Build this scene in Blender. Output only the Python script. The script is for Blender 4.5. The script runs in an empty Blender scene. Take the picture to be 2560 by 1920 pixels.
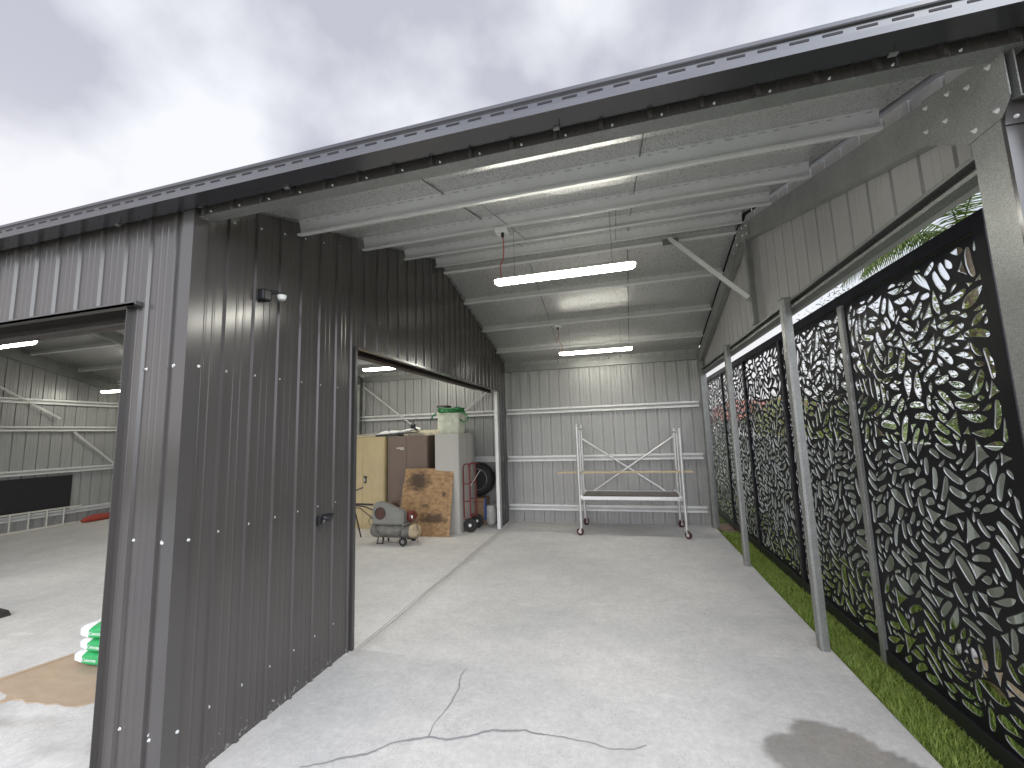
import bpy, bmesh, math, random
import numpy as np
from mathutils import Vector, Matrix
random.seed(7); RNG = np.random.RandomState(11)
S = bpy.context.scene
C = S.collection
PI = math.pi

# ------------------------------------------------------------------ camera
def make_camera():
    yaw, pit, rol = -0.2580061, 0.1184723, -0.0320916
    cy, sy, cp, sp, cr, sr = math.cos(yaw), math.sin(yaw), math.cos(pit), math.sin(pit), math.cos(rol), math.sin(rol)
    fwd = Vector((sy*cp, cy*cp, sp)); right = Vector((cy, -sy, 0)); up = right.cross(fwd)
    r = cr*right + sr*up; u = -sr*right + cr*up
    cd = bpy.data.cameras.new('camera'); co = bpy.data.objects.new('camera', cd); C.objects.link(co)
    co.matrix_world = Matrix(((r.x, u.x, -fwd.x, 0), (r.y, u.y, -fwd.y, 0), (r.z, u.z, -fwd.z, 1.75), (0, 0, 0, 1)))
    cd.sensor_width = 36; cd.lens = 36*1028.2258/2560; cd.clip_start = 0.05; cd.clip_end = 1500
    S.camera = co
make_camera()

# ------------------------------------------------------------------ world and sun
SUN_EL, SUN_AZ = math.radians(30), math.radians(118)    # azimuth clockwise from +Y
def make_world():
    w = bpy.data.worlds.new('World'); S.world = w; w.use_nodes = True
    nt = w.node_tree; N = nt.nodes; L = nt.links; N.clear()
    out = N.new('ShaderNodeOutputWorld'); bg = N.new('ShaderNodeBackground')
    sky = N.new('ShaderNodeTexSky'); sky.sky_type = 'NISHITA'; sky.sun_disc = False
    sky.sun_elevation = SUN_EL; sky.sun_rotation = SUN_AZ; sky.air_density = 1.2; sky.dust_density = 2
    tc = N.new('ShaderNodeTexCoord')
    sep = N.new('ShaderNodeSeparateXYZ'); L.new(tc.outputs['Generated'], sep.inputs[0])
    # project the direction on a cloud plane
    zz = N.new('ShaderNodeMath'); zz.operation = 'MAXIMUM'; L.new(sep.outputs['Z'], zz.inputs[0]); zz.inputs[1].default_value = 0.0
    za = N.new('ShaderNodeMath'); za.operation = 'ADD'; L.new(zz.outputs[0], za.inputs[0]); za.inputs[1].default_value = 0.75
    dx = N.new('ShaderNodeMath'); dx.operation = 'DIVIDE'; L.new(sep.outputs['X'], dx.inputs[0]); L.new(za.outputs[0], dx.inputs[1])
    dy = N.new('ShaderNodeMath'); dy.operation = 'DIVIDE'; L.new(sep.outputs['Y'], dy.inputs[0]); L.new(za.outputs[0], dy.inputs[1])
    cmb = N.new('ShaderNodeCombineXYZ'); L.new(dx.outputs[0], cmb.inputs[0]); L.new(dy.outputs[0], cmb.inputs[1])
    n1 = N.new('ShaderNodeTexNoise'); n1.inputs['Scale'].default_value = 4.2; n1.inputs['Detail'].default_value = 6; n1.inputs['Roughness'].default_value = 0.46
    L.new(cmb.outputs[0], n1.inputs['Vector'])
    r1 = N.new('ShaderNodeValToRGB'); L.new(n1.outputs['Fac'], r1.inputs[0])
    e = r1.color_ramp.elements; e[0].position = 0.41; e[0].color = (0.41, 0.413, 0.465, 1)
    e[1].position = 0.60; e[1].color = (0.69, 0.695, 0.725, 1)
    m = e.new(0.50); m.color = (0.54, 0.543, 0.585, 1)
    # brighter, warmer band low in the sky, away to the left (where the sun is setting) 
    hz = N.new('ShaderNodeMapRange'); L.new(sep.outputs['Z'], hz.inputs[0]); hz.inputs[1].default_value = 0.02; hz.inputs[2].default_value = 0.62
    hz.inputs[3].default_value = 1; hz.inputs[4].default_value = 0; hz.interpolation_type = 'SMOOTHSTEP'
    lf = N.new('ShaderNodeMapRange'); L.new(sep.outputs['X'], lf.inputs[0]); lf.inputs[1].default_value = 0.35; lf.inputs[2].default_value = -0.75
    lf.inputs[3].default_value = 0.6; lf.inputs[4].default_value = 1
    gl = N.new('ShaderNodeMath'); gl.operation = 'MULTIPLY'; L.new(hz.outputs[0], gl.inputs[0]); L.new(lf.outputs[0], gl.inputs[1])
    mg = N.new('ShaderNodeMix'); mg.data_type = 'RGBA'; L.new(gl.outputs[0], mg.inputs['Factor']); L.new(r1.outputs[0], mg.inputs['A'])
    mg.inputs['B'].default_value = (.69, .65, .635, 1)
    # thin place with blue sky on the right
    n2 = N.new('ShaderNodeTexNoise'); n2.inputs['Scale'].default_value = 0.9; n2.inputs['Detail'].default_value = 4; L.new(cmb.outputs[0], n2.inputs['Vector'])
    rt = N.new('ShaderNodeMapRange'); L.new(sep.outputs['X'], rt.inputs[0]); rt.inputs[1].default_value = 0.25; rt.inputs[2].default_value = 0.7; rt.inputs[3].default_value = 0; rt.inputs[4].default_value = 0.75
    bl = N.new('ShaderNodeMath'); bl.operation = 'MULTIPLY'; L.new(n2.outputs['Fac'], bl.inputs[0]); L.new(rt.outputs[0], bl.inputs[1])
    mb = N.new('ShaderNodeMix'); mb.data_type = 'RGBA'; L.new(bl.outputs[0], mb.inputs['Factor']); L.new(mg.outputs['Result'], mb.inputs['A'])
    mb.inputs['B'].default_value = (0.60, 0.78, 0.98, 1)
    # added brightness in the unseen sky behind the viewer, lighting floor and walls
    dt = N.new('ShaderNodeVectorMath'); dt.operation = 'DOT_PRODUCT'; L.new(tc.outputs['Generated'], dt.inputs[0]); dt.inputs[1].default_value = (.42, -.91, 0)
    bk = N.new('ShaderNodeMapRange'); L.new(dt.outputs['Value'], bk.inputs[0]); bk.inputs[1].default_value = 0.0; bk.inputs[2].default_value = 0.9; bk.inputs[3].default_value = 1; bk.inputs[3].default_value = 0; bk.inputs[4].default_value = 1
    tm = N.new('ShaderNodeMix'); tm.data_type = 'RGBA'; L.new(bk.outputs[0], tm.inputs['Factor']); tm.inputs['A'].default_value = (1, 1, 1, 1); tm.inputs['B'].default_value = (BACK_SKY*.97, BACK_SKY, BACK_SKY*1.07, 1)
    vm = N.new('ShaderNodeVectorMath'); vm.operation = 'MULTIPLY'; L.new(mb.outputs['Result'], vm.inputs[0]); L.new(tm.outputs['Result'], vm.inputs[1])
    # the physical sky shines through a little
    sk = N.new('ShaderNodeVectorMath'); sk.operation = 'SCALE'; L.new(sky.outputs[0], sk.inputs[0]); sk.inputs['Scale'].default_value = 0.10
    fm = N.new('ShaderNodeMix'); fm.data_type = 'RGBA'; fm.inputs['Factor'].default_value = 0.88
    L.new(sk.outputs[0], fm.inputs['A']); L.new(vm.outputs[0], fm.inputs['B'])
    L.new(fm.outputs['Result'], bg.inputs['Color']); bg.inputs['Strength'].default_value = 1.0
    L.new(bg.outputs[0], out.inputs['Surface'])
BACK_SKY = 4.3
make_world()
sd = bpy.data.lights.new('sun', 'SUN'); so = bpy.data.objects.new('sun', sd); C.objects.link(so)
sd.energy = 1.35; sd.angle = math.radians(55); sd.color = (1, 0.95, 0.88)
sdir = Vector((math.sin(SUN_AZ)*math.cos(SUN_EL), math.cos(SUN_AZ)*math.cos(SUN_EL), math.sin(SUN_EL)))
so.rotation_euler = (-sdir).to_track_quat('-Z', 'Y').to_euler(); so.location = (0, -5, 12)
S.view_settings.view_transform = 'Standard'; S.view_settings.look = 'None'
S.view_settings.exposure = 0.60; S.view_settings.gamma = 1
S.cycles.use_denoising = True
S.cycles.max_bounces = 10; S.cycles.diffuse_bounces = 6; S.cycles.glossy_bounces = 4
S.cycles.sample_clamp_indirect = 8
LED = 38.0

# ------------------------------------------------------------------ materials
def mat(name, col=(.5, .5, .5), rough=.5, metal=0.0, bump=None, noise=None, back=None, spec=.5, coat=0, trans=0, emit=None, spangle=None):
    """noise=(scale, detail, amount[, stretch]); bump=(scale, strength, distance)"""
    m = bpy.data.materials.new(name); m.use_nodes = True
    nt = m.node_tree; N = nt.nodes; L = nt.links
    b = N['Principled BSDF']; b.inputs['Base Color'].default_value = (*col, 1)
    b.inputs['Roughness'].default_value = rough; b.inputs['Metallic'].default_value = metal
    b.inputs['Specular IOR Level'].default_value = spec
    if coat: b.inputs['Coat Weight'].default_value = coat
    if trans: b.inputs['Transmission Weight'].default_value = trans
    if emit: b.inputs['Emission Color'].default_value = (*emit[0], 1); b.inputs['Emission Strength'].default_value = emit[1]
    tc = N.new('ShaderNodeTexCoord')
    src = None
    if noise:
        mp = N.new('ShaderNodeMapping'); L.new(tc.outputs['Object'], mp.inputs[0])
        if len(noise) > 3: mp.inputs['Scale'].default_value = noise[3]
        n = N.new('ShaderNodeTexNoise'); n.inputs['Scale'].default_value = noise[0]; n.inputs['Detail'].default_value = noise[1]; n.inputs['Roughness'].default_value = .6
        L.new(mp.outputs[0], n.inputs['Vector'])
        mr = N.new('ShaderNodeMapRange'); L.new(n.outputs['Fac'], mr.inputs[0]); mr.inputs[1].default_value = .3; mr.inputs[2].default_value = .7
        mr.inputs[3].default_value = 1-noise[2]; mr.inputs[4].default_value = 1+noise[2]
        vm = N.new('ShaderNodeVectorMath'); vm.operation = 'SCALE'; vm.inputs[0].default_value = col; L.new(mr.outputs[0], vm.inputs['Scale'])
        L.new(vm.outputs[0], b.inputs['Base Color']); src = vm.outputs[0]
        rr = N.new('ShaderNodeMapRange'); L.new(n.outputs['Fac'], rr.inputs[0]); rr.inputs[1].default_value = .3; rr.inputs[2].default_value = .7
        rr.inputs[3].default_value = rough*.85; rr.inputs[4].default_value = min(1, rough*1.15); L.new(rr.outputs[0], b.inputs['Roughness'])
    if spangle:
        v = N.new('ShaderNodeTexVoronoi'); v.inputs['Scale'].default_value = spangle[0]; L.new(tc.outputs['Object'], v.inputs['Vector'])
        sp = N.new('ShaderNodeSeparateColor'); L.new(v.outputs['Color'], sp.inputs[0])
        mr2 = N.new('ShaderNodeMapRange'); L.new(sp.outputs[0], mr2.inputs[0]); mr2.inputs[3].default_value = 1-spangle[1]; mr2.inputs[4].default_value = 1+spangle[1]
        vm2 = N.new('ShaderNodeVectorMath'); vm2.operation = 'SCALE'
        if src: L.new(src, vm2.inputs[0])
        else: vm2.inputs[0].default_value = col
        L.new(mr2.outputs[0], vm2.inputs['Scale']); L.new(vm2.outputs[0], b.inputs['Base Color']); src = vm2.outputs[0]
        mr3 = N.new('ShaderNodeMapRange'); L.new(sp.outputs[1], mr3.inputs[0]); mr3.inputs[3].default_value = rough*.75; mr3.inputs[4].default_value = rough*1.3
        L.new(mr3.outputs[0], b.inputs['Roughness'])
    if back:
        g = N.new('ShaderNodeNewGeometry'); mx = N.new('ShaderNodeMix'); mx.data_type = 'RGBA'
        L.new(g.outputs['Backfacing'], mx.inputs['Factor'])
        if src: L.new(src, mx.inputs['A'])
        else: mx.inputs['A'].default_value = (*col, 1)
        mx.inputs['B'].default_value = (*back, 1); L.new(mx.outputs['Result'], b.inputs['Base Color'])
    if bump:
        mp2 = N.new('ShaderNodeMapping'); L.new(tc.outputs['Object'], mp2.inputs[0])
        if len(bump) > 3: mp2.inputs['Scale'].default_value = bump[3]
        n2 = N.new('ShaderNodeTexNoise'); n2.inputs['Scale'].default_value = bump[0]; n2.inputs['Detail'].default_value = 2 if bump[0] < 3 else 5; L.new(mp2.outputs[0], n2.inputs['Vector'])
        bp = N.new('ShaderNodeBump'); bp.inputs['Strength'].default_value = bump[1]; bp.inputs['Distance'].default_value = bump[2]
        L.new(n2.outputs['Fac'], bp.inputs['Height']); L.new(bp.outputs[0], b.inputs['Normal'])
    return m

M = {}
M['dark'] = mat('dark_painted_steel', (.058, .053, .050), .22, spec=.58, noise=(2, 2, .04), back=(.40, .40, .385), bump=(1.1, .06, .010, (1, 1, .25)))
M['dark_trim'] = mat('dark_trim_paint', (.054, .050, .048), .22, spec=.58, noise=(2, 3, .05))
M['gutter'] = mat('gutter_paint', (.034, .034, .038), .2, spec=1.0, noise=(2, 3, .05))
M['slot'] = mat('slot_black', (.012, .010, .012), .7)
def splash(m):
    N = m.node_tree.nodes; L = m.node_tree.links; b = N['Principled BSDF']; src = b.inputs['Base Color'].links[0].from_socket
    tc = N.new('ShaderNodeTexCoord'); sp = N.new('ShaderNodeSeparateXYZ'); L.new(tc.outputs['Object'], sp.inputs[0])
    mz = N.new('ShaderNodeMapRange'); L.new(sp.outputs['Z'], mz.inputs[0]); mz.inputs[1].default_value = .30; mz.inputs[2].default_value = 0; mz.inputs[3].default_value = 0; mz.inputs[4].default_value = .20
    n = N.new('ShaderNodeTexNoise'); n.inputs['Scale'].default_value = 38; n.inputs['Detail'].default_value = 4; L.new(tc.outputs['Object'], n.inputs['Vector'])
    a = N.new('ShaderNodeMath'); a.operation = 'ADD'; L.new(n.outputs['Fac'], a.inputs[0]); L.new(mz.outputs[0], a.inputs[1])
    r = N.new('ShaderNodeMapRange'); L.new(a.outputs[0], r.inputs[0]); r.inputs[1].default_value = .80; r.inputs[2].default_value = .88; r.inputs[3].default_value = 0; r.inputs[4].default_value = .6
    mx = N.new('ShaderNodeMix'); mx.data_type = 'RGBA'; L.new(r.outputs[0], mx.inputs['Factor']); L.new(src, mx.inputs['A']); mx.inputs['B'].default_value = (.34, .33, .31, 1); L.new(mx.outputs['Result'], b.inputs['Base Color'])
splash(M['dark'])
M['inner'] = mat('inside_face_steel', (.32, .32, .31), .38, .15, noise=(2.5, 4, .05), back=(.085, .08, .08), bump=(1.3, .2, .012, (1, 1, .3)))
M['inner_warm'] = mat('inside_face_warm', (.40, .395, .38), .42, .1, noise=(2.5, 4, .05), back=(.085, .08, .08))
M['galv'] = mat('galvanised_steel', (.262, .268, .256), .42, .5, noise=(5, 4, .12), spangle=(230, .2))
M['galv_fine'] = mat('galvanised_purlin', (.66, .665, .645), .45, .2, noise=(4, 4, .06), spangle=(200, .05))
M['screw'] = mat('screw_head', (.62, .62, .61), .3, .3)
M['blackrust'] = mat('brown_black_door', (.035, .024, .02), .5, noise=(12, 4, .3))
M['led'] = mat('led_diffuser', (.9, .9, .85), .4, emit=((1, .975, .87), LED))
M['white_plastic'] = mat('white_plastic', (.78, .78, .75), .4)
M['drum'] = mat('aged_white_plastic', (.50, .50, .46), .5, noise=(6, 4, .2))
M['black_plastic'] = mat('black_plastic', (.012, .012, .014), .35)
M['red_cord'] = mat('red_cord', (.45, .03, .02), .5)
M['tick'] = mat('dimple_shade', (.36, .36, .35), .6)
M['wire'] = mat('thin_wire', (.12, .12, .12), .5, .5)
M['screen'] = mat('black_powder_coat', (.005, .005, .007), .5, spec=.22, noise=(8, 3, .15))
M['cut_edge'] = mat('pale_cut_edge', (.22, .22, .215), .4, .1)  # sides of the holes, paler than the black faces
M['screen_frame'] = mat('dark_powder_coat', (.016, .016, .019), .4, spec=.3, noise=(6, 3, .1))
M['scaf'] = mat('aluminium_tube', (.68, .68, .67), .38, .6, noise=(20, 3, .08))
M['caster_red'] = mat('caster_red', (.065, .012, .012), .45)
M['wood'] = mat('pale_pine', (.50, .39, .25), .6, noise=(8, 5, .15, (.3, 6, 6)))
M['deck_ply'] = mat('dark_deck_ply', (.15, .135, .125), .75, noise=(9, 5, .45, (1, 4, 1)))
M['cream'] = mat('cream_enamel', (.44, .35, .19), .4, noise=(4, 5, .08))
M['brown'] = mat('brown_enamel', (.135, .095, .072), .42, noise=(3, 4, .06))
M['grey_enamel'] = mat('light_grey_enamel', (.41, .395, .36), .42, noise=(3, 4, .04))
M['seam'] = mat('dark_seam', (.05, .04, .03), .7)  # dark brown line of the locker's side seam
M['white'] = mat('white_paper', (.8, .8, .78), .5)
M['comp_grey'] = mat('grey_green_enamel', (.175, .175, .158), .5, noise=(7, 5, .18))
M['tank'] = mat('weathered_tank', (.15, .145, .125), .55, .2, noise=(9, 6, .45))
M['tank_end'] = mat('weathered_yellowed_tank_end', (.34, .27, .17), .6, noise=(11, 6, .45))
M['rust_red'] = mat('rusty_red_grille', (.085, .04, .03), .7, noise=(25, 4, .4))
M['red'] = mat('red_paint', (.14, .03, .025), .4, noise=(8, 4, .15))
M['maroon'] = mat('maroon_tube_paint', (.16, .018, .02), .4)
M['rubber'] = mat('black_rubber', (.018, .017, .016), .75, noise=(15, 3, .25))
M['tub'] = mat('frosted_tub_plastic', (.50, .52, .42), .5, noise=(9, 4, .2))
M['green'] = mat('green_plastic', (.015, .16, .045), .4)
M['card'] = mat('cardboard', (.38, .285, .195), .8, noise=(5, 6, .12, (1, 3, 1)))
M['carton'] = mat('brown_carton', (.27, .17, .10), .8, noise=(5, 6, .15))
M['blue'] = mat('blue_tarp', (.03, .10, .35), .5)
M['bagwhite'] = mat('white_woven_bag', (.78, .78, .76), .5, bump=(25, .4, .006))
M['baggreen'] = mat('green_printed_bag', (.03, .33, .10), .4, noise=(12, 3, .12), bump=(25, .4, .006))
M['baglilac'] = mat('lilac_printed_bag', (.52, .48, .75), .45)
M['ladder_alu'] = mat('ladder_aluminium', (.62, .60, .54), .5, .3)
M['ladder_cream'] = mat('cream_fibreglass', (.55, .50, .38), .5, noise=(15, 3, .2))
M['red_canvas'] = mat('red_canvas', (.33, .05, .03), .75, noise=(14, 4, .25), bump=(18, .8, .02))
M['fence_green'] = mat('grey_green_fence_steel', (.52, .56, .48), .5, noise=(2, 3, .06))
M['brick'] = mat('red_roof_tiles', (.26, .09, .06), .8, noise=(6, 4, .25))
M['render'] = mat('pale_house_wall', (.42, .38, .34), .8, noise=(4, 4, .08))
M['glass'] = mat('window_glass', (.03, .04, .05), .1)
M['bark'] = mat('bark', (.12, .09, .065), .9, noise=(10, 5, .3, (4, 4, 1)))
M['soil'] = mat('bare_soil', (.22, .15, .095), .95, noise=(14, 6, .35))
M['stone'] = mat('white_stone', (.72, .71, .68), .8, noise=(9, 4, .1))

def leaf_mat(name, c1, c2):
    m = bpy.data.materials.new(name); m.use_nodes = True; N = m.node_tree.nodes; L = m.node_tree.links
    b = N['Principled BSDF']; b.inputs['Roughness'].default_value = .5
    g = N.new('ShaderNodeNewGeometry'); r = N.new('ShaderNodeValToRGB'); L.new(g.outputs['Random Per Island'], r.inputs[0])
    r.color_ramp.elements[0].color = (*c1, 1); r.color_ramp.elements[1].color = (*c2, 1)
    L.new(r.outputs[0], b.inputs['Base Color'])
    tr = N.new('ShaderNodeBsdfTranslucent'); L.new(r.outputs[0], tr.inputs['Color'])
    mx = N.new('ShaderNodeMixShader'); mx.inputs[0].default_value = .4
    L.new(b.outputs[0], mx.inputs[1]); L.new(tr.outputs[0], mx.inputs[2]); L.new(mx.outputs[0], N['Material Output'].inputs['Surface'])
    return m
M['leaf_yellow'] = leaf_mat('yellow_green_leaves', (.09, .12, .02), (.30, .33, .05))
M['leaf_mid'] = leaf_mat('mid_green_leaves', (.05, .085, .02), (.16, .21, .05))
M['leaf_dark'] = leaf_mat('dark_green_leaves', (.02, .04, .012), (.06, .09, .025))
M['palm'] = leaf_mat('palm_fronds', (.06, .10, .02), (.16, .21, .05))
M['grass'] = leaf_mat('grass_blades', (.19, .28, .045), (.52, .64, .17))

def foil_mat():
    m = bpy.data.materials.new('foil_insulation'); m.use_nodes = True; N = m.node_tree.nodes; L = m.node_tree.links
    b = N['Principled BSDF']; b.inputs['Metallic'].default_value = .62; b.inputs['Base Color'].default_value = (.58, .58, .565, 1); b.inputs['Roughness'].default_value = .30
    tc = N.new('ShaderNodeTexCoord')
    # fine quilted creases
    n = N.new('ShaderNodeTexNoise'); n.inputs['Scale'].default_value = 80; n.inputs['Detail'].default_value = 3; L.new(tc.outputs['Object'], n.inputs['Vector'])
    mp = N.new('ShaderNodeMapping'); mp.inputs['Scale'].default_value = (1.2, 34, 34); L.new(tc.outputs['Object'], mp.inputs[0])
    n2 = N.new('ShaderNodeTexNoise'); n2.inputs['Scale'].default_value = 1; n2.inputs['Detail'].default_value = 3; L.new(mp.outputs[0], n2.inputs['Vector'])
    ad = N.new('ShaderNodeMath'); ad.operation = 'MULTIPLY_ADD'; L.new(n2.outputs['Fac'], ad.inputs[0]); ad.inputs[1].default_value = 1.0
    nw = N.new('ShaderNodeMath'); nw.operation = 'MULTIPLY'; L.new(n.outputs['Fac'], nw.inputs[0]); nw.inputs[1].default_value = .35; L.new(nw.outputs[0], ad.inputs[2])
    bp = N.new('ShaderNodeBump'); bp.inputs['Strength'].default_value = .11; bp.inputs['Distance'].default_value = .012
    L.new(ad.outputs[0], bp.inputs['Height']); L.new(bp.outputs[0], b.inputs['Normal'])
    mr = N.new('ShaderNodeMapRange'); L.new(n.outputs['Fac'], mr.inputs[0]); mr.inputs[1].default_value = .35; mr.inputs[2].default_value = .65; mr.inputs[3].default_value = .24; mr.inputs[4].default_value = .42
    L.new(mr.outputs[0], b.inputs['Roughness'])
    return m
M['foil'] = foil_mat()

def concrete_mat():
    m = bpy.data.materials.new('concrete'); m.use_nodes = True; N = m.node_tree.nodes; L = m.node_tree.links
    b = N['Principled BSDF']; tc = N.new('ShaderNodeTexCoord')
    def noise(sc, det, rough=.6, stretch=None):
        n = N.new('ShaderNodeTexNoise'); n.inputs['Scale'].default_value = sc; n.inputs['Detail'].default_value = det; n.inputs['Roughness'].default_value = rough
        if stretch:
            mp = N.new('ShaderNodeMapping'); mp.inputs['Scale'].default_value = stretch; L.new(tc.outputs['Object'], mp.inputs[0]); L.new(mp.outputs[0], n.inputs['Vector'])
        else: L.new(tc.outputs['Object'], n.inputs['Vector'])
        return n
    big = noise(.55, 7, .62); r = N.new('ShaderNodeValToRGB'); L.new(big.outputs['Fac'], r.inputs[0])
    e = r.color_ramp.elements; e[0].position = .32; e[0].color = (.47, .47, .46, 1); e[1].position = .7; e[1].color = (.67, .65, .615, 1)
    x = e.new(.5); x.color = (.58, .565, .54, 1)
    mid = noise(7, 6, .7); mm = N.new('ShaderNodeMapRange'); L.new(mid.outputs['Fac'], mm.inputs[0]); mm.inputs[1].default_value = .25; mm.inputs[2].default_value = .75; mm.inputs[3].default_value = .88; mm.inputs[4].default_value = 1.08
    # pale trowel streaks
    st = noise(2.2, 4, .6, (1, 3.2, 1)); sm = N.new('ShaderNodeMapRange'); L.new(st.outputs['Fac'], sm.inputs[0]); sm.inputs[1].default_value = .60; sm.inputs[2].default_value = .74; sm.inputs[3].default_value = 1; sm.inputs[4].default_value = 1.14
    fine = noise(90, 5, .75); fm = N.new('ShaderNodeMapRange'); L.new(fine.outputs['Fac'], fm.inputs[0]); fm.inputs[1].default_value = .3; fm.inputs[2].default_value = .48; fm.inputs[3].default_value = .52; fm.inputs[4].default_value = 1.0
    # pits only in patches
    pat = noise(2.3, 4); pm = N.new('ShaderNodeMapRange'); L.new(pat.outputs['Fac'], pm.inputs[0]); pm.inputs[1].default_value = .36; pm.inputs[2].default_value = .58
    pmx = N.new('ShaderNodeMix'); pmx.data_type = 'FLOAT'; L.new(pm.outputs[0], pmx.inputs['Factor']); pmx.inputs['A'].default_value = 1; L.new(fm.outputs[0], pmx.inputs['B'])
    a1 = N.new('ShaderNodeMath'); a1.operation = 'MULTIPLY'; L.new(mm.outputs[0], a1.inputs[0]); L.new(sm.outputs[0], a1.inputs[1])
    a2 = N.new('ShaderNodeMath'); a2.operation = 'MULTIPLY'; L.new(a1.outputs[0], a2.inputs[0]); L.new(pmx.outputs['Result'], a2.inputs[1])
    mot = noise(26, 4, .6); mo = N.new('ShaderNodeMapRange'); L.new(mot.outputs['Fac'], mo.inputs[0]); mo.inputs[1].default_value = .3; mo.inputs[2].default_value = .7; mo.inputs[3].default_value = .90; mo.inputs[4].default_value = 1.07
    vo = N.new('ShaderNodeTexVoronoi'); vo.inputs['Scale'].default_value = 2.1; L.new(tc.outputs['Object'], vo.inputs['Vector'])
    vr = N.new('ShaderNodeMapRange'); L.new(vo.outputs['Distance'], vr.inputs[0]); vr.inputs[1].default_value = .010; vr.inputs[2].default_value = .020; vr.inputs[3].default_value = .35; vr.inputs[4].default_value = 1
    a3 = N.new('ShaderNodeMath'); a3.operation = 'MULTIPLY'; L.new(a2.outputs[0], a3.inputs[0]); L.new(mo.outputs[0], a3.inputs[1])
    a4 = N.new('ShaderNodeMath'); a4.operation = 'MULTIPLY'; L.new(a3.outputs[0], a4.inputs[0]); L.new(vr.outputs[0], a4.inputs[1])
    vs = N.new('ShaderNodeVectorMath'); vs.operation = 'SCALE'; L.new(r.outputs[0], vs.inputs[0]); L.new(a4.outputs[0], vs.inputs['Scale'])
    at = N.new('ShaderNodeAttribute'); at.attribute_name = 'stain'
    mx = N.new('ShaderNodeMix'); mx.data_type = 'RGBA'; mx.blend_type = 'MULTIPLY'; L.new(at.outputs['Fac'], mx.inputs['Factor']); L.new(vs.outputs[0], mx.inputs['A']); mx.inputs['B'].default_value = (.50, .48, .455, 1)
    L.new(mx.outputs['Result'], b.inputs['Base Color'])
    ro = N.new('ShaderNodeMapRange'); L.new(big.outputs['Fac'], ro.inputs[0]); ro.inputs[1].default_value = .3; ro.inputs[2].default_value = .7; ro.inputs[3].default_value = .48; ro.inputs[4].default_value = .75
    L.new(ro.outputs[0], b.inputs['Roughness'])
    bp = N.new('ShaderNodeBump'); bp.inputs['Strength'].default_value = .25; bp.inputs['Distance'].default_value = .004
    L.new(fine.outputs['Fac'], bp.inputs['Height']); L.new(bp.outputs[0], b.inputs['Normal'])
    return m
M['concrete'] = concrete_mat()
M['crackfill'] = mat('grey_crack_filler', (.27, .27, .27), .6, noise=(14, 4, .12))
M['joint'] = mat('dark_joint', (.33, .31, .28), .9, noise=(20, 4, .2))  # darker strips of the floor joint
M['joint_pale'] = mat('pale_joint_lip', (.60, .59, .565), .8, noise=(30, 4, .15))

def ply_mat():
    m = bpy.data.materials.new('stained_plywood'); m.use_nodes = True; N = m.node_tree.nodes; L = m.node_tree.links
    b = N['Principled BSDF']; b.inputs['Roughness'].default_value = .7; tc = N.new('ShaderNodeTexCoord')
    mp = N.new('ShaderNodeMapping'); mp.inputs['Scale'].default_value = (2.2, 1, 4.2); L.new(tc.outputs['Object'], mp.inputs[0])
    n = N.new('ShaderNodeTexNoise'); n.inputs['Scale'].default_value = 4; n.inputs['Detail'].default_value = 7; n.inputs['Roughness'].default_value = .7; L.new(mp.outputs[0], n.inputs['Vector'])
    r = N.new('ShaderNodeValToRGB'); L.new(n.outputs['Fac'], r.inputs[0]); e = r.color_ramp.elements
    e[0].position = .32; e[0].color = (.13, .07, .03, 1); e[1].position = .68; e[1].color = (.42, .27, .13, 1)
    x = e.new(.48); x.color = (.28, .17, .08, 1)
    cur = r.outputs[0]
    for (cx, cz, rx, rz, amt) in ((.28, .95, .26, .22, .9), (.62, .30, .30, .11, .8), (.80, .72, .04, .06, .8), (.45, .52, .12, .05, .5), (.25, .05, .2, .1, .5)):
        sb = N.new('ShaderNodeVectorMath'); sb.operation = 'SUBTRACT'; L.new(tc.outputs['Object'], sb.inputs[0]); sb.inputs[1].default_value = (cx, 0, cz)
        dv = N.new('ShaderNodeVectorMath'); dv.operation = 'DIVIDE'; L.new(sb.outputs[0], dv.inputs[0]); dv.inputs[1].default_value = (rx, 1, rz)
        ln = N.new('ShaderNodeVectorMath'); ln.operation = 'LENGTH'; L.new(dv.outputs[0], ln.inputs[0])
        ad = N.new('ShaderNodeMath'); ad.operation = 'MULTIPLY_ADD'; L.new(n.outputs['Fac'], ad.inputs[0]); ad.inputs[1].default_value = .9; L.new(ln.outputs['Value'], ad.inputs[2])
        mr = N.new('ShaderNodeMapRange'); L.new(ad.outputs[0], mr.inputs[0]); mr.inputs[1].default_value = .9; mr.inputs[2].default_value = 1.5; mr.inputs[3].default_value = amt; mr.inputs[4].default_value = 0
        mx = N.new('ShaderNodeMix'); mx.data_type = 'RGBA'; L.new(mr.outputs[0], mx.inputs['Factor']); L.new(cur, mx.inputs['A']); mx.inputs['B'].default_value = (.035, .02, .012, 1); cur = mx.outputs['Result']
    L.new(cur, b.inputs['Base Color'])
    return m
M['ply'] = ply_mat()

def lawn_mat():
    m = bpy.data.materials.new('lawn'); m.use_nodes = True; N = m.node_tree.nodes; L = m.node_tree.links
    b = N['Principled BSDF']; b.inputs['Roughness'].default_value = .9; tc = N.new('ShaderNodeTexCoord')
    n = N.new('ShaderNodeTexNoise'); n.inputs['Scale'].default_value = 1.1; n.inputs['Detail'].default_value = 8; L.new(tc.outputs['Object'], n.inputs['Vector'])
    r = N.new('ShaderNodeValToRGB'); L.new(n.outputs['Fac'], r.inputs[0]); e = r.color_ramp.elements
    e[0].position = .42; e[0].color = (.075, .12, .02, 1); e[1].position = .66; e[1].color = (.20, .15, .09, 1); x = e.new(.54); x.color = (.11, .15, .03, 1)
    L.new(r.outputs[0], b.inputs['Base Color'])
    return m
M['lawn'] = lawn_mat()

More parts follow.
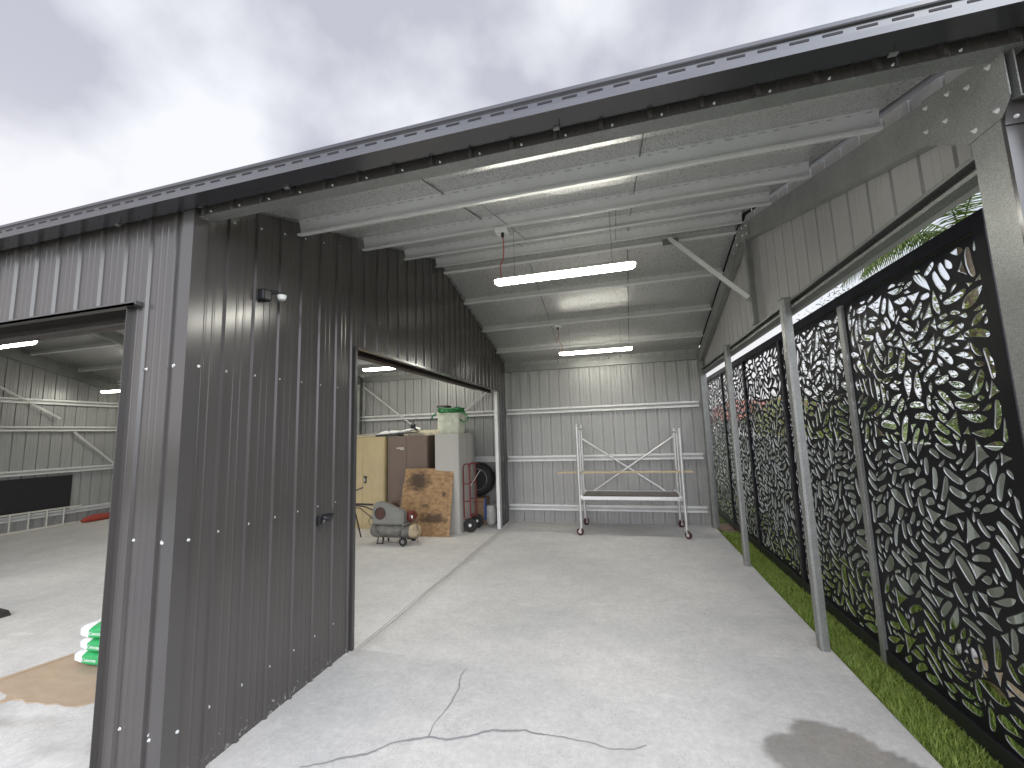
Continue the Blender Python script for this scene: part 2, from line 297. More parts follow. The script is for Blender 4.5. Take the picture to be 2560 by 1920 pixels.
# ------------------------------------------------------------------ mesh helpers
class MB:
    def __init__(s): s.v = []; s.f = []; s.m = []
    def add(s, vs, fs, mi=0):
        o = len(s.v); s.v += [tuple(p) for p in vs]
        for f in fs: s.f.append([i+o for i in f]); s.m.append(mi)
        return s
    def box(s, x0, x1, y0, y1, z0, z1, mi=0):
        vs = [(x, y, z) for x in (x0, x1) for y in (y0, y1) for z in (z0, z1)]
        return s.add(vs, [(0, 1, 3, 2), (4, 6, 7, 5), (0, 4, 5, 1), (2, 3, 7, 6), (0, 2, 6, 4), (1, 5, 7, 3)], mi)
    def bar(s, p, q, w, h, mi=0, up=(0, 0, 1)):
        p, q = Vector(p), Vector(q); d = (q-p).normalized(); a = d.cross(Vector(up))
        if a.length < 1e-4: a = d.cross(Vector((1, 0, 0)))
        a.normalize(); b = a.cross(d); a *= w/2; b *= h/2
        vs = [e+sa*a+sb*b for e in (p, q) for sa in (-1, 1) for sb in (-1, 1)]
        return s.add(vs, [(0, 1, 3, 2), (4, 6, 7, 5), (0, 4, 5, 1), (2, 3, 7, 6), (0, 2, 6, 4), (1, 5, 7, 3)], mi)
    def prism(s, poly, p, q, a, b, mi=0, cap=True):
        """2-D polyline poly (closed) swept from p to q; a,b are the section axes"""
        p, q, a, b = map(Vector, (p, q, a, b)); n = len(poly)
        vs = [e+a*u+b*w for e in (p, q) for u, w in poly]
        fs = [(i, (i+1) % n, n+(i+1) % n, n+i) for i in range(n)]
        if cap: fs += [tuple(range(n-1, -1, -1)), tuple(range(n, 2*n))]
        return s.add(vs, fs, mi)
    def tube(s, pts, r, n=10, mi=0, closed=False, cap=True):
        pts = [Vector(p) for p in pts]; m = len(pts); vs = []; ref = None
        rs = r if isinstance(r, (list, tuple)) else [r]*m
        for i, p in enumerate(pts):
            d = (pts[(i+1) % m]-pts[i-1]) if closed else (pts[min(i+1, m-1)]-pts[max(i-1, 0)])
            d.normalize()
            if ref is None: ref = d.orthogonal().normalized()
            a = (ref-d*ref.dot(d)).normalized(); ref = a; b = d.cross(a)
            vs += [p+(a*math.cos(2*PI*k/n)+b*math.sin(2*PI*k/n))*rs[i] for k in range(n)]
        fs = []
        for i in range(m if closed else m-1):
            j = (i+1) % m
            for k in range(n): fs.append((i*n+k, i*n+(k+1) % n, j*n+(k+1) % n, j*n+k))
        if cap and not closed: fs += [tuple(range(n-1, -1, -1)), tuple((m-1)*n+k for k in range(n))]
        return s.add(vs, fs, mi)
    def lathe(s, prof, c, axis='z', n=24, mi=0):
        """prof = [(r, h)...] along axis from centre c"""
        vs = []
        for r, h in prof:
            for k in range(n):
                a, b = r*math.cos(2*PI*k/n), r*math.sin(2*PI*k/n)
                vs.append({'z': (c[0]+a, c[1]+b, c[2]+h), 'x': (c[0]+h, c[1]+a, c[2]+b), 'y': (c[0]+b, c[1]+h, c[2]+a)}[axis])
        fs = [(i*n+k, i*n+(k+1) % n, (i+1)*n+(k+1) % n, (i+1)*n+k) for i in range(len(prof)-1) for k in range(n)]
        fs += [tuple(range(n-1, -1, -1)), tuple((len(prof)-1)*n+k for k in range(n))]
        return s.add(vs, fs, mi)
    def build(s, name, mats, parent=None, smooth=False, bevel=0, fix=True, local=False):
        me = bpy.data.meshes.new(name)
        off = Vector((0, 0, 0))
        if parent is not None and not local: off = world_loc(parent)
        me.from_pydata([(x-off.x, y-off.y, z-off.z) for x, y, z in s.v], [], s.f)
        if not isinstance(mats, (list, tuple)): mats = [mats]
        for m in mats: me.materials.append(m)
        me.polygons.foreach_set('material_index', s.m)
        if fix:
            bm = bmesh.new(); bm.from_mesh(me); bmesh.ops.recalc_face_normals(bm, faces=bm.faces); bm.to_mesh(me); bm.free()
        if smooth:
            me.polygons.foreach_set('use_smooth', [True]*len(me.polygons)); me.set_sharp_from_angle(angle=math.radians(40))
        o = bpy.data.objects.new(name, me); C.objects.link(o)
        if parent is not None: o.parent = parent
        if bevel:
            b = o.modifiers.new('bevel', 'BEVEL'); b.width = bevel; b.segments = 2; b.limit_method = 'ANGLE'
        return o
def world_loc(o):
    v = Vector(o.location)
    while o.parent: o = o.parent; v += Vector(o.location)
    return v
def tag(o, label=None, cat=None, group=None, kind=None):
    if label: o['label'] = label
    if cat: o['category'] = cat
    if group: o['group'] = group
    if kind: o['kind'] = kind
    return o
def thing(name, loc, label, cat, group=None):
    o = bpy.data.objects.new(name, None); C.objects.link(o); o.location = loc; o.empty_display_size = .1
    return tag(o, label, cat, group)
def copy_tree(o, loc=None, label=None, parent=None, rz=None):
    c = o.copy(); C.objects.link(c)
    if parent: c.parent = parent
    if loc is not None: c.location = loc
    if rz is not None: c.rotation_euler = (0, 0, rz)
    if label: c['label'] = label
    for ch in [x for x in C.objects if x.parent == o]: copy_tree(ch, parent=c)
    return c

# ------------------------------------------------------------------ dimensions
XW, XR, YF, YB, XG = -2.28, 1.42, 1.678, 8.2, -12.5      # dividing wall, right frame, front, back wall, far gable
YR = 4.98
def zb(y): return 4.011-.29*abs(y-YR)                      # underside of purlins
def zf(y): return zb(y)+.125                                # foil
P = .2025

# ------------------------------------------------------------------ ground
def grid_sheet(x0, x1, y0, y1, step, z, name, m):
    nx = max(1, int((x1-x0)/step)); ny = max(1, int((y1-y0)/step))
    xs = np.linspace(x0, x1, nx+1); ys = np.linspace(y0, y1, ny+1)
    V = [(x, y, z) for y in ys for x in xs]
    F = [(j*(nx+1)+i, j*(nx+1)+i+1, (j+1)*(nx+1)+i+1, (j+1)*(nx+1)+i) for j in range(ny) for i in range(nx)]
    me = bpy.data.meshes.new(name); me.from_pydata(V, [], F); me.materials.append(m)
    o = bpy.data.objects.new(name, me); C.objects.link(o); return o, np.array(V)
g = MB(); g.add([(-300, -300, -.07), (300, -300, -.07), (300, 300, -.07), (-300, 300, -.07)], [(0, 1, 2, 3)])
tag(g.build('ground', M['lawn']), kind='structure')

slab, V = grid_sheet(-2.4, 1.455, -.6, 8.25, .03, 0, 'concrete_slab', M['concrete']); tag(slab, kind='structure')
def blob(V, pts_r):
    f = np.full(len(V), 9.0)
    for (cx, cy, rx, ry, a) in pts_r:
        dx, dy = V[:, 0]-cx, V[:, 1]-cy; c, s = math.cos(a), math.sin(a)
        d = np.sqrt(((dx*c+dy*s)/rx)**2+((-dx*s+dy*c)/ry)**2); f = np.minimum(f, d)
    return f
f = blob(V, [(.80, 2.72, .17, .15, .3), (.93, 2.96, .075, .06, .3), (1.02, 2.88, .20, .12, -.15), (1.05, 2.62, .27, .17, 0), (1.22, 2.72, .17, .12, -.5), (.95, 2.45, .35, .2, 0)])
f += .05*np.sin(V[:, 0]*23)*np.sin(V[:, 1]*19)
st = np.clip((1.06-f)/.10, 0, 1)
# faint dirt at the foot of the dividing wall and door threshold
w = np.exp(-((V[:, 0]+2.20)/.05)**2)*.35*(V[:, 1] > 3.1); st = np.maximum(st, w)
at = slab.data.attributes.new('stain', 'FLOAT', 'POINT'); at.data.foreach_set('value', st.astype(np.float32))
m = MB()    # edge faces of the slab
m.add([(1.455, -6, 0), (1.47, -6, -.012), (1.47, 8.3, -.012), (1.455, 8.3, 0)], [(0, 1, 2, 3)])
m.add([(1.47, -6, -.012), (1.47, -6, -.2), (1.47, 8.3, -.2), (1.47, 8.3, -.012)], [(0, 1, 2, 3)])
m.build('slab_edge', M['concrete'], slab, fix=False)
s2, V2 = grid_sheet(-13.0, -2.4, 1.2, 8.3, .08, 0, 'shed_floor', M['concrete']); tag(s2, kind='structure')
f2 = np.exp(-((V2[:, 1]-1.9-.03*np.sin(V2[:, 0]*6))/.035)**2)*.8 + np.exp(-((V2[:, 1]-2.02-.02*np.sin(V2[:, 0]*9))/.02)**2)*.5
f2 *= (.6+.4*np.sin(V2[:, 0]*13+V2[:, 1]*31))
a2 = s2.data.attributes.new('stain', 'FLOAT', 'POINT'); a2.data.foreach_set('value', np.clip(f2, 0, 1).astype(np.float32))
m = MB(); m.add([(-16, -6, 0), (-2.4, -6, 0), (-2.4, 1.2, 0), (-16, 1.2, 0), (1.455, -6, 0), (1.455, -.6, 0), (-2.4, -.6, 0)], [(0, 1, 2, 3), (1, 4, 5, 6)])
tag(m.build('concrete_apron', M['concrete'], fix=False), kind='structure')

def ribbon(pts, w, z, name, mt, parent, jitter=.0, rng=random.Random(3)):
    b = MB(); vs = []
    # refine
    P2 = []
    for a, c in zip(pts[:-1], pts[1:]):
        n = max(2, int(math.dist(a, c)/.02))
        for i in range(n): t = i/n; P2.append((a[0]+(c[0]-a[0])*t+rng.uniform(-1, 1)*jitter, a[1]+(c[1]-a[1])*t+rng.uniform(-1, 1)*jitter))
    P2.append(pts[-1]); n = len(P2)
    ww = w
    for i, p in enumerate(P2):
        q0, q1 = P2[max(0, i-1)], P2[min(n-1, i+1)]
        d = Vector((q1[0]-q0[0], q1[1]-q0[1], 0)).normalized(); s = Vector((-d.y, d.x, 0))
        ww = max(.5*w, min(1.6*w, ww+rng.uniform(-.25, .25)*w if jitter else w))
        vs += [(p[0]+s.x*ww/2, p[1]+s.y*ww/2, z), (p[0]-s.x*ww/2, p[1]-s.y*ww/2, z)]
    b.add(vs, [(2*i, 2*i+1, 2*i+3, 2*i+2) for i in range(n-1)])
    return b.build(name, mt, parent, fix=False)
ribbon([(-1.786, 2.046), (-1.68, 2.10), (-1.597, 2.159), (-1.483, 2.207), (-1.398, 2.308), (-1.29, 2.363), (-1.206, 2.402), (-1.10, 2.405), (-1.028, 2.432), (-.948, 2.475), (-.861, 2.533), (-.787, 2.542), (-.662, 2.576), (-.612, 2.561), (-.431, 2.568), (-.359, 2.559), (-.289, 2.563), (-.185, 2.532), (-.052, 2.558), (.019, 2.603)], .010, .003, 'filled_crack', M['crackfill'], slab, .0035)
ribbon([(-1.206, 2.402), (-1.224, 2.501), (-1.207, 2.634), (-1.199, 2.73), (-1.211, 2.881), (-1.235, 2.95), (-1.255, 3.023), (-1.245, 3.109)], .008, .0034, 'filled_crack', M['crackfill'], slab, .0035)
ribbon([(-2.262, 3.17), (-2.262, 8.1)], .008, .003, 'floor_joint', M['joint'], slab, .001)
ribbon([(-2.232, 3.17), (-2.236, 8.1)], .006, .003, 'floor_joint', M['joint'], slab, .001)
ribbon([(-2.247, 3.17), (-2.249, 8.1)], .012, .004, 'floor_joint_lip', M['joint_pale'], slab, .001)

# grass blades: strip beside the slab and in front of the fence
def grass():
    rs = np.random.RandomState(5); V = []; F = []
    def patch(x0, x1, y0, y1, dens, h):
        n = int((x1-x0)*(y1-y0)*dens)
        for _ in range(n):
            x, y = rs.uniform(x0, x1), rs.uniform(y0, y1)
            if rs.rand() < .35*(math.sin(x*9+y*3)*math.sin(y*4-x*5) > .35) and x > 2: continue
            a = rs.uniform(0, 2*PI); hh = h*rs.uniform(.5, 1.25); l = hh*rs.uniform(.2, 1.0); w = rs.uniform(.0018, .0035)
            c, s = math.cos(a), math.sin(a); o = len(V)
            V.extend([(x-s*w, y+c*w, -.07), (x+s*w, y-c*w, -.07), (x+c*l*.45+s*w*.8, y+s*l*.45-c*w*.8, -.07+hh*.65), (x+c*l*.45-s*w*.8, y+s*l*.45+c*w*.8, -.07+hh*.65), (x+c*l, y+s*l, -.07+hh)])
            F.extend([(o, o+1, o+2, o+3), (o+3, o+2, o+4)])
    patch(1.475, 1.80, 1.9, 4.2, 21000, .055); patch(1.475, 1.80, 4.2, 7.9, 11000, .055)
    patch(1.80, 2.7, 2.0, 8.2, 3500, .06)
    me = bpy.data.meshes.new('grass'); me.from_pydata(V, [], F); me.materials.append(M['grass'])
    o = bpy.data.objects.new('grass', me); C.objects.link(o); tag(o, 'short green turf growing beside the concrete slab edge', 'grass', kind='stuff')
grass()
m = MB(); rr = random.Random(9)
pts = []
for k in range(26):
    a = 2*PI*k/26; pts.append((1.72+.20*math.cos(a)*rr.uniform(.8, 1.2), 8.35+.40*math.sin(a)*rr.uniform(.8, 1.2), -.062))
m.add(pts+[(1.72, 8.35, -.055)], [(k, (k+1) % 26, 26) for k in range(26)]); tag(m.build('bare_soil', M['soil']), kind='structure')

# ------------------------------------------------------------------ the shed
shed = thing('shed', (-5.5, 4.9, 0), 'large dark grey steel shed with an open galvanised carport bay', 'shed')

def clad(u0, u1, phase, place, zt, z0, name, mats, rib=.015, minor=.0018, screws=(), parent=None, label=None, flip=False, pitch=P, rw=.62):
    """ribbed sheet: place(u, d, z) -> point, d = outward"""
    prof = []
    k0 = math.floor((u0-phase)/pitch)-1; k1 = math.ceil((u1-phase)/pitch)+1
    for k in range(k0, k1+1):
        c = phase+k*pitch
        for du, d in ((-.024*rw, 0), (-.013*rw, rib), (.013*rw, rib), (.024*rw, 0), (.068, 0), (.073, minor), (.081, minor), (.086, 0), (.117, 0), (.122, minor), (.130, minor), (.135, 0)):
            prof.append((c+du, d))
    prof = [q for q in prof if u0 < q[0] < u1]; prof = [(u0, 0)]+prof+[(u1, 0)]
    b = MB(); nz = 6; n = len(prof); vs = []
    for j in range(nz+1):
        for u, d in prof:
            top = zt(u) if callable(zt) else zt; bot = z0(u) if callable(z0) else z0
            vs.append(place(u, d, bot+(top-bot)*j/nz))
    fs = []
    for j in range(nz):
        for i in range(n-1):
            q = (j*n+i, j*n+i+1, (j+1)*n+i+1, (j+1)*n+i); fs.append(q[::-1] if flip else q)
    b.add(vs, fs)
    for (u, z) in screws:
        c = Vector(place(u, .002, z)); nrm = (Vector(place(u, .01, z))-c).normalized(); a = nrm.orthogonal().normalized(); t = nrm.cross(a)
        r = .0065 if z0 != 3.047 else .004; ring = lambda rad, h: [c+nrm*h+(a*math.cos(2*PI*k/8)+t*math.sin(2*PI*k/8))*rad for k in range(8)]
        vs2 = ring(r*1.3, 0)+ring(r*1.3, .002)+ring(r*.8, .003)+ring(r*.7, .008)
        fs2 = [(i*8+k, i*8+(k+1) % 8, (i+1)*8+(k+1) % 8, (i+1)*8+k) for i in range(3) for k in range(8)]+[tuple(24+k for k in range(8))]
        b.add(vs2, fs2, 1)
    o = b.build(name, mats, parent or shed, fix=False)
    if label: o['label'] = label
    return o
DK = [M['dark'], M['screw']]
SZ = (.298, 1.237, 2.178)
# front wall right of the roller door, and the strip above the opening
front = lambda u, d, z: (u, YF+.03-d, z)
scr = [(-2.2025-P*2+.0, z) for z in SZ]+[(-2.2025-P, z) for z in SZ]
scr = [(x, z) for x in (-2.603, -2.398) for z in SZ]
clad(-2.757, XW-.004, -2.642, front, 3.10, 0.0, 'wall_cladding', DK, screws=scr)
clad(-5.4, -2.757, -2.642, front, 3.10, 2.56, 'wall_cladding', DK)
clad(-6.1, -5.4, -2.642, front, 3.10, 0, 'wall_cladding', DK)
clad(-9.0, -6.1, -2.642, front, 3.10, 2.56, 'wall_cladding', DK)
clad(-12.55, -9.0, -2.642, front, 3.10, 0, 'wall_cladding', DK)
# strip of cladding above the open bay
clad(XW, 1.47, -2.237, front, 3.10, 3.047, 'eave_cladding', DK, screws=[(-2.191+P*k, 3.060) for k in range(18)])
# side wall dividing bay and shed
side = lambda u, d, z: (XW-.03+d, u, z)
ph = 1.922
scr = [(1.941+P*k, z) for k in range(0, 6) for z in SZ]+[(1.95+.2*k, 3.136+.058*k) for k in range(6)]
clad(YF+.004, 3.165, ph, side, lambda u: zf(u)+.02, 0.0, 'wall_cladding', DK, screws=scr, label='lower dark ribbed side wall with screws')
top = [(u, zf(u)+.02) for u in (3.165, YR, 7.575)]
clad(3.165, 7.575, ph, side, lambda u: zf(u)+.02, 2.585, 'wall_cladding', DK)
clad(7.575, 8.19, ph, side, lambda u: zf(u)+.02, 0.0, 'wall_cladding', DK)
# corner flashing
fl = MB(); h = 3.09
fl.prism([(0, 0), (-.082, 0), (-.082, .0015), (-.0015, .0015), (-.0015, .082), (0, .082)], (XW, YF, 0), (XW, YF, h), (1, 0, 0), (0, 1, 0), 0)
fl.prism([(-.082, 0), (-.094, .024), (-.092, .026), (-.08, .0015)], (XW, YF, 0), (XW, YF, h), (1, 0, 0), (0, 1, 0), 0)
fl.prism([(0, .082), (-.024, .094), (-.026, .092), (-.0015, .08)], (XW, YF, 0), (XW, YF, h), (1, 0, 0), (0, 1, 0), 0)
for z in SZ:
    fl.lathe([(.0085, 0), (.0085, -.002), (.005, -.003), (.0045, -.008)], (-2.358, YF, z), 'y', 8, 1)
    fl.lathe([(.0085, 0), (.0085, .002), (.005, .003), (.0045, .008)], (XW, YF+.075, z), 'x', 8, 1)
fl.build('corner_flashing', [M['dark_trim'], M['screw']], shed)

# back wall, gables: what we see is the inside face
back = lambda u, d, z: (u, YB+d, z)
clad(XG, 1.55, -1.99, back, 3.22, -.02, 'wall_cladding', [M['inner']], rib=.016, rw=.5, minor=.003, flip=False, label='pale inside face of the ribbed back wall')
gab = lambda u, d, z: (XG-d, u, z)
clad(YF, YB, 1.9, gab, lambda u: zf(u)+.03, 0, 'wall_cladding', [M['inner']], rib=.016, rw=.5, minor=.003, flip=False, label='pale inside face of the far gable wall')
rg = lambda u, d, z: (1.50+d, u, z)
clad(YF+.02, YB, 2.367, rg, lambda u: zf(u)-.012, 2.725, 'wall_cladding', [M['inner_warm']], rib=.016, rw=.5, minor=.002, flip=True, pitch=.2115, label='gable cladding above the screened opening')

# girts (open channels)
def channel(b, p, q, a, d, h, dep, lip=.022, t=.003, mi=0):
    """C section: web at origin plane, opens along +a ; d = height dir"""
    b.prism([(0, -h/2), (dep, -h/2), (dep, -h/2+lip), (dep-t, -h/2+lip), (dep-t, -h/2+t), (t, -h/2+t), (t, h/2-t), (dep-t, h/2-t), (dep-t, h/2-lip), (dep, h/2-lip), (dep, h/2), (0, h/2)], p, q, a, d, mi)
for z in SZ:
    for (x0, x1) in ((XG+.1, XW-.06), (XW+.01, 1.37)):
        b = MB(); channel(b, (x0, YB-.004, z-.005), (x1, YB-.004, z-.005), (0, -1, 0), (0, 0, 1), .11, .085, lip=.036); b.build('girt', M['galv_fine'], shed, fix=True)
for z in SZ+(2.78,):
    b = MB(); channel(b, (XG+.004, YF+.1, z-.005), (XG+.004, YB-.1, z-.005), (1, 0, 0), (0, 0, 1), .11, .085, lip=.036); b.build('girt', M['galv_fine'], shed)

# roof: foil underside and ribbed sheets above
fo = MB()
def foil(x0, x1):
    n = 40
    for sgn in (0, 1):
        ys = np.linspace(YF+.02, YR, n+1) if not sgn else np.linspace(YR, YB+.02, n+1)
        vs = []
        for y in ys:
            sag = .012*abs(math.sin(PI*(y-2.475)/.8))
            for x in np.linspace(x0, x1, 12): vs.append((x, y, zf(y)-sag*.7))
        fo.add(vs, [(i*12+j, i*12+j+1, (i+1)*12+j+1, (i+1)*12+j) for i in range(n) for j in range(11)])
foil(XG, XW-.01); foil(XW, 1.445)
fo.build('roof_insulation', M['foil'], shed, smooth=True, fix=False)
for x in (-1.085, .20, -3.6, -4.9, -6.2, -7.5, -8.8, -10.1):
    for (y0, y1) in ((YF+.1, YR-.01), (YR+.01, YB-.05)):
        b = MB(); b.bar((x, y0, zf(y0)-.013), (x, y1, zf(y1)-.013), .007, .004); b.build('insulation_tape', M['wire'], shed)
for sgn in (0, 1):
    y0, y1 = (YF-.06, YR) if not sgn else (YR, YB+.1)
    # ribs run up the slope: sheet in x, swept in y
    prof = []
    x = XG-.06
    while x < 1.56:
        prof += [(x, 0), (x+.012, .028), (x+.036, .028), (x+.048, 0)]; x += P
    b = MB(); n = len(prof); vs = [(u, y, zf(y)+.020+d) for y in (y0, y1) for u, d in prof]
    b.add(vs, [(i, i+1, n+i+1, n+i) for i in range(n-1)]); b.build('roof_sheet', M['dark_trim'], shed, fix=False)
# ridge capping and barge flashing
b = MB(); b.bar((XG, YR, zf(YR)+.055), (1.56, YR, zf(YR)+.055), .3, .01); b.build('ridge_cap', M['dark_trim'], shed)
b = MB()
for y0, y1 in ((YF-.03, YR), (YR, YB+.1)):
    b.bar((1.565, y0, zf(y0)+.0), (1.565, y1, zf(y1)+.0), .006, .22); b.bar((1.53, y0, zf(y0)+.11), (1.53, y1, zf(y1)+.11), .10, .004)
b.build('barge_flashing', M['dark_trim'], shed)

# purlins (Z sections following the slope)
def purlin(y, x0, x1):
    s = 1 if y < YR else -1
    up = Vector((0, -.2785*s, .9604)); al = Vector((0, .9604, .2785*s)); o = Vector((0, y, zb(y)))
    t = .0025; b = MB()
    sec = [(0, 0), (-.048, 0), (-.048, .014), (-.048+t, .014), (-.048+t, t), (-t, t), (-t, .1-t), (.045, .1-t), (.045, .1), (-t-.001, .1)]
    sec = [(0, 0), (-.048, 0), (-.048, .014), (-.0455, .014), (-.0455, t), (-t, t), (-t, .125), (.04, .125), (.04, .1225), (0, .1225)]
    b.prism(sec, o+Vector((x0, 0, 0)), o+Vector((x1, 0, 0)), al, up)
    xx = x0+.06; rk = random.Random(int(y*100))
    while xx < x1-.06:       # grey dashes whose colour stands for the shade in the foil dimples
        p0 = o+al*(-.0035)+up*.104; w_ = rk.uniform(.02, .045)
        b.bar(p0+Vector((xx, 0, 0)), p0+Vector((xx+w_, 0, rk.uniform(-.003, .003))), .005, .004, 1); xx += rk.uniform(.075, .095)
    return b.build('purlin', [M['galv_fine'], M['tick']], shed)
for y in (2.475, 3.268, 4.033, 4.854, 5.11, 5.851, 6.694, 7.5):
    purlin(y, XW+.012, 1.415)
    for a, c in ((-5.72, XW-.03), (-9.16, -5.72), (XG+.01, -9.16)): purlin(y, a+.005, c-.005)
# eave beams
for (x0, x1) in ((XW+.02, 1.46), (XG+.02, XW-.05)):
    b = MB(); t = .003
    b.prism([(0, 0), (.075, 0), (.075, .02), (.072, .02), (.072, t), (t, t), (t, .115), (.06, .13), (.06, .133), (0, .118)], (x0, YF+.034, 3.05), (x1, YF+.034, 3.05), (0, 1, 0), (0, 0, 1))
    b.build('eave_beam', M['galv'], shed)
for (x0, x1) in ((XW+.01, 1.38), (XG+.06, XW-.05)):
    b = MB(); channel(b, (x0, YB-.075, 3.06), (x1, YB-.075, 3.06), (0, 1, 0), (0, 0, 1), .12, .06); b.build('eave_beam', M['galv'], shed)

# rafters
def rafter(x, w=.07, dep=.2, d=1):
    b = MB(); t = .004
    for y0, y1 in ((YF+.06, YR), (YR, YB-.05)):
        s = 1 if y0 < YR-.1 else -1
        sec = [(0, -dep), (w*d, -dep), (w*d, -dep+.018), (w*d-t*d, -dep+.018), (w*d-t*d, -dep+t), (t*d, -dep+t), (t*d, -t), (w*d-t*d, -t), (w*d-t*d, -.018), (w*d, -.018), (w*d, 0), (0, 0)]
        b.prism(sec, (x, y0, zb(y0)-.003), (x, y1, zb(y1)-.003), (1, 0, 0), (0, 0, 1))
    return b.build('rafter', M['galv'], shed)
rafter(XR)
for x in (-5.72, -9.16, XG+.08): rafter(x)
# columns
def column(x, y0, y1, z1, name='column', w=.065, openx=1):
    b = MB(); t = .004; L_ = y1-y0
    b.prism([(0, 0), (w, 0), (w, .02), (w-t, .02), (w-t, t), (t, t), (t, L_-t), (w-t, L_-t), (w-t, L_-.02), (w, L_-.02), (w, L_), (0, L_)], (x, y0, 0), (x, y0, z1), (1, 0, 0), (0, 1, 0))
    return b.build(name, M['galv'], shed)
column(1.40, 1.80, 1.93, 2.96, w=.09)
column(1.41, 7.98, 8.13, 3.02)
for x in (-5.72, -9.16, XG+.08): column(x, 8.0, 8.12, 3.1); column(x, 1.78, 1.93, 3.0)
# haunch plate with bolts
b = MB(); pl = [(2.134, 3.182), (2.174, 2.996), (1.942, 2.828), (1.79, 2.828), (1.745, 2.886), (1.745, 3.07)]
b.prism(pl, (1.396, 0, 0), (1.400, 0, 0), (0, 1, 0), (0, 0, 1), 0)
for (y, z) in ((2.113, 3.132), (1.993, 3.098), (1.9, 3.046), (1.804, 3.044), (1.77, 3.059), (2.022, 2.998), (2.13, 3.03), (1.9, 2.861), (1.8, 2.864)):
    b.lathe([(.010, 0), (.010, -.001), (.0065, -.0015), (.0065, -.006), (.004, -.0065), (.004, -.012)], (1.3965, y, z), 'x', 12, 1)
b.build('haunch_plate', [M['galv'], M['galv_fine']], shed)
b = MB()
b.prism([(YR-.32, zb(YR-.32)-.03), (YR-.02, zb(YR)-.01), (YR+.02, zb(YR)-.01), (YR+.32, zb(YR+.32)-.03), (YR+.32, zb(YR+.32)-.17), (YR, zb(YR)-.19), (YR-.32, zb(YR-.32)-.17)], (1.414, 0, 0), (1.417, 0, 0), (0, 1, 0), (0, 0, 1))
for y in (YR-.26, YR-.12, YR+.12, YR+.26):
    for dz in (-.05, -.14): b.lathe([(.011, 0), (.011, -.003), (.006, -.012)], (1.4145, y, zb(y)+dz), 'x', 6, 1)
b.build('apex_plate', [M['galv'], M['screw']], shed)
# vertical mullion up to the apex, knee braces
b = MB(); b.prism([(0, 0), (.05, 0), (.05, .07), (0, .07)], (1.405, 4.77, 2.815), (1.405, 4.77, zb(4.8)-.2), (1, 0, 0), (0, 1, 0)); b.build('mullion', M['galv'], shed, bevel=.004)
b = MB(); b.bar((.68, 5.07, 4.02), (1.385, 4.775, 3.10), .05, .045); b.build('knee_brace', M['galv_fine'], shed)
b = MB(); b.bar((.72, 5.085, 3.955), (1.385, 4.80, 3.07), .03, .004); b.box(.60, .78, 5.05, 5.054, 3.93, 4.01); b.build('knee_brace', M['galv'], shed)
# head beam over the screened side and posts
b = MB(); t = .004
b.prism([(0, 0), (.07, 0), (.07, .084), (0, .084), (0, .084-.02), (.004, .064), (.004, .080), (.066, .080), (.066, .004), (.004, .004), (.004, .02), (0, .02)], (1.43, 1.93, 2.718), (1.43, YB-.07, 2.718), (1, 0, 0), (0, 0, 1)); b.build('head_beam', M['galv'], shed)
b = MB(); b.box(1.501, 1.545, 1.95, YB, 2.719, 2.723); b.box(1.541, 1.545, 1.95, YB, 2.723, 2.78); b.build('sill_flashing', M['inner_warm'], shed)
for y in (3.89, 5.94):
    b = MB(); b.prism([(0, 0), (.02, -.006), (.064, -.006), (.064, .068), (0, .068)], (1.374, y, 0), (1.374, y, 2.812), (1, 0, 0), (0, 1, 0)); b.box(1.368, 1.444, y-.012, y+.075, 2.812, 2.822)
    b.build('post', M['galv'], shed, bevel=.003)
# dark corner trim outside the front column
b = MB(); b.box(1.397, 1.43, 1.782, 1.797, 0, 2.80); b.box(1.43, 1.56, 1.784, 1.788, 0, 2.80); b.box(1.556, 1.56, 1.788, 1.92, 0, 2.74)
b.prism([(1.392, 2.79), (1.56, 2.79), (1.56, 3.17), (1.438, 3.17), (1.450, 3.02), (1.408, 2.88)], (0, 1.776, 0), (0, 1.781, 0), (1, 0, 0), (0, 0, 1))
b.lathe([(.008, 0), (.008, -.003), (.005, -.008)], (1.425, 1.776, 2.815), 'y', 8, 1)
b.build('corner_flashing', [M['dark_trim'], M['screw']], shed)

# gutter along the front eave with overflow slots
b = MB()
yf, yb_, z0, z1 = 1.565, 1.672, 3.077, 3.172
sec = [(yb_, z0), (yf, z0), (yf-.002, z0+.026), (yf+.004, z0+.031), (yf+.004, z0+.058), (yf-.003, z0+.062), (yf-.003, z0+.064), (yf+.003, z1-.004), (yf+.012, z1), (yf+.02, z1-.003), (yf+.018, z1-.012), (yf+.009, z1-.02),
       (yf+.009, z0+.03), (yf+.004, z0+.004), (yb_-.003, z0+.004), (yb_-.003, z1), (yb_, z1)]
b.prism([(u, w) for u, w in sec], (XG-.05, 0, 0), (1.57, 0, 0), (0, 1, 0), (0, 0, 1), 0)
x = -9.0
while x < 1.5:
    b.box(x, x+.062, yf+.0025, yf+.0045, z0+.041, z0+.050, 1); x += .104
b.box(XG, 1.56, yf-.0042, yf-.003, z0+.063, z0+.070, 1)
gut = b.build('gutter', [M['gutter'], M['slot']], shed)
for x in (-5.35, -4.11, -2.87, -1.632, -.201, 1.032):
    b = MB(); b.box(x-.014, x+.014, YF-.018, YF-.003, 3.068, 3.076); b.box(x+.01, x+.016, YF-.004, YF-.001, 3.03, 3.066, 1); b.build('gutter_bracket', [M['galv'], M['slot']], gut)
# fascia behind the gutter
b = MB(); b.box(XG, 1.56, 1.673, 1.676, 3.085, 3.20); b.build('fascia', M['dark_trim'], shed)
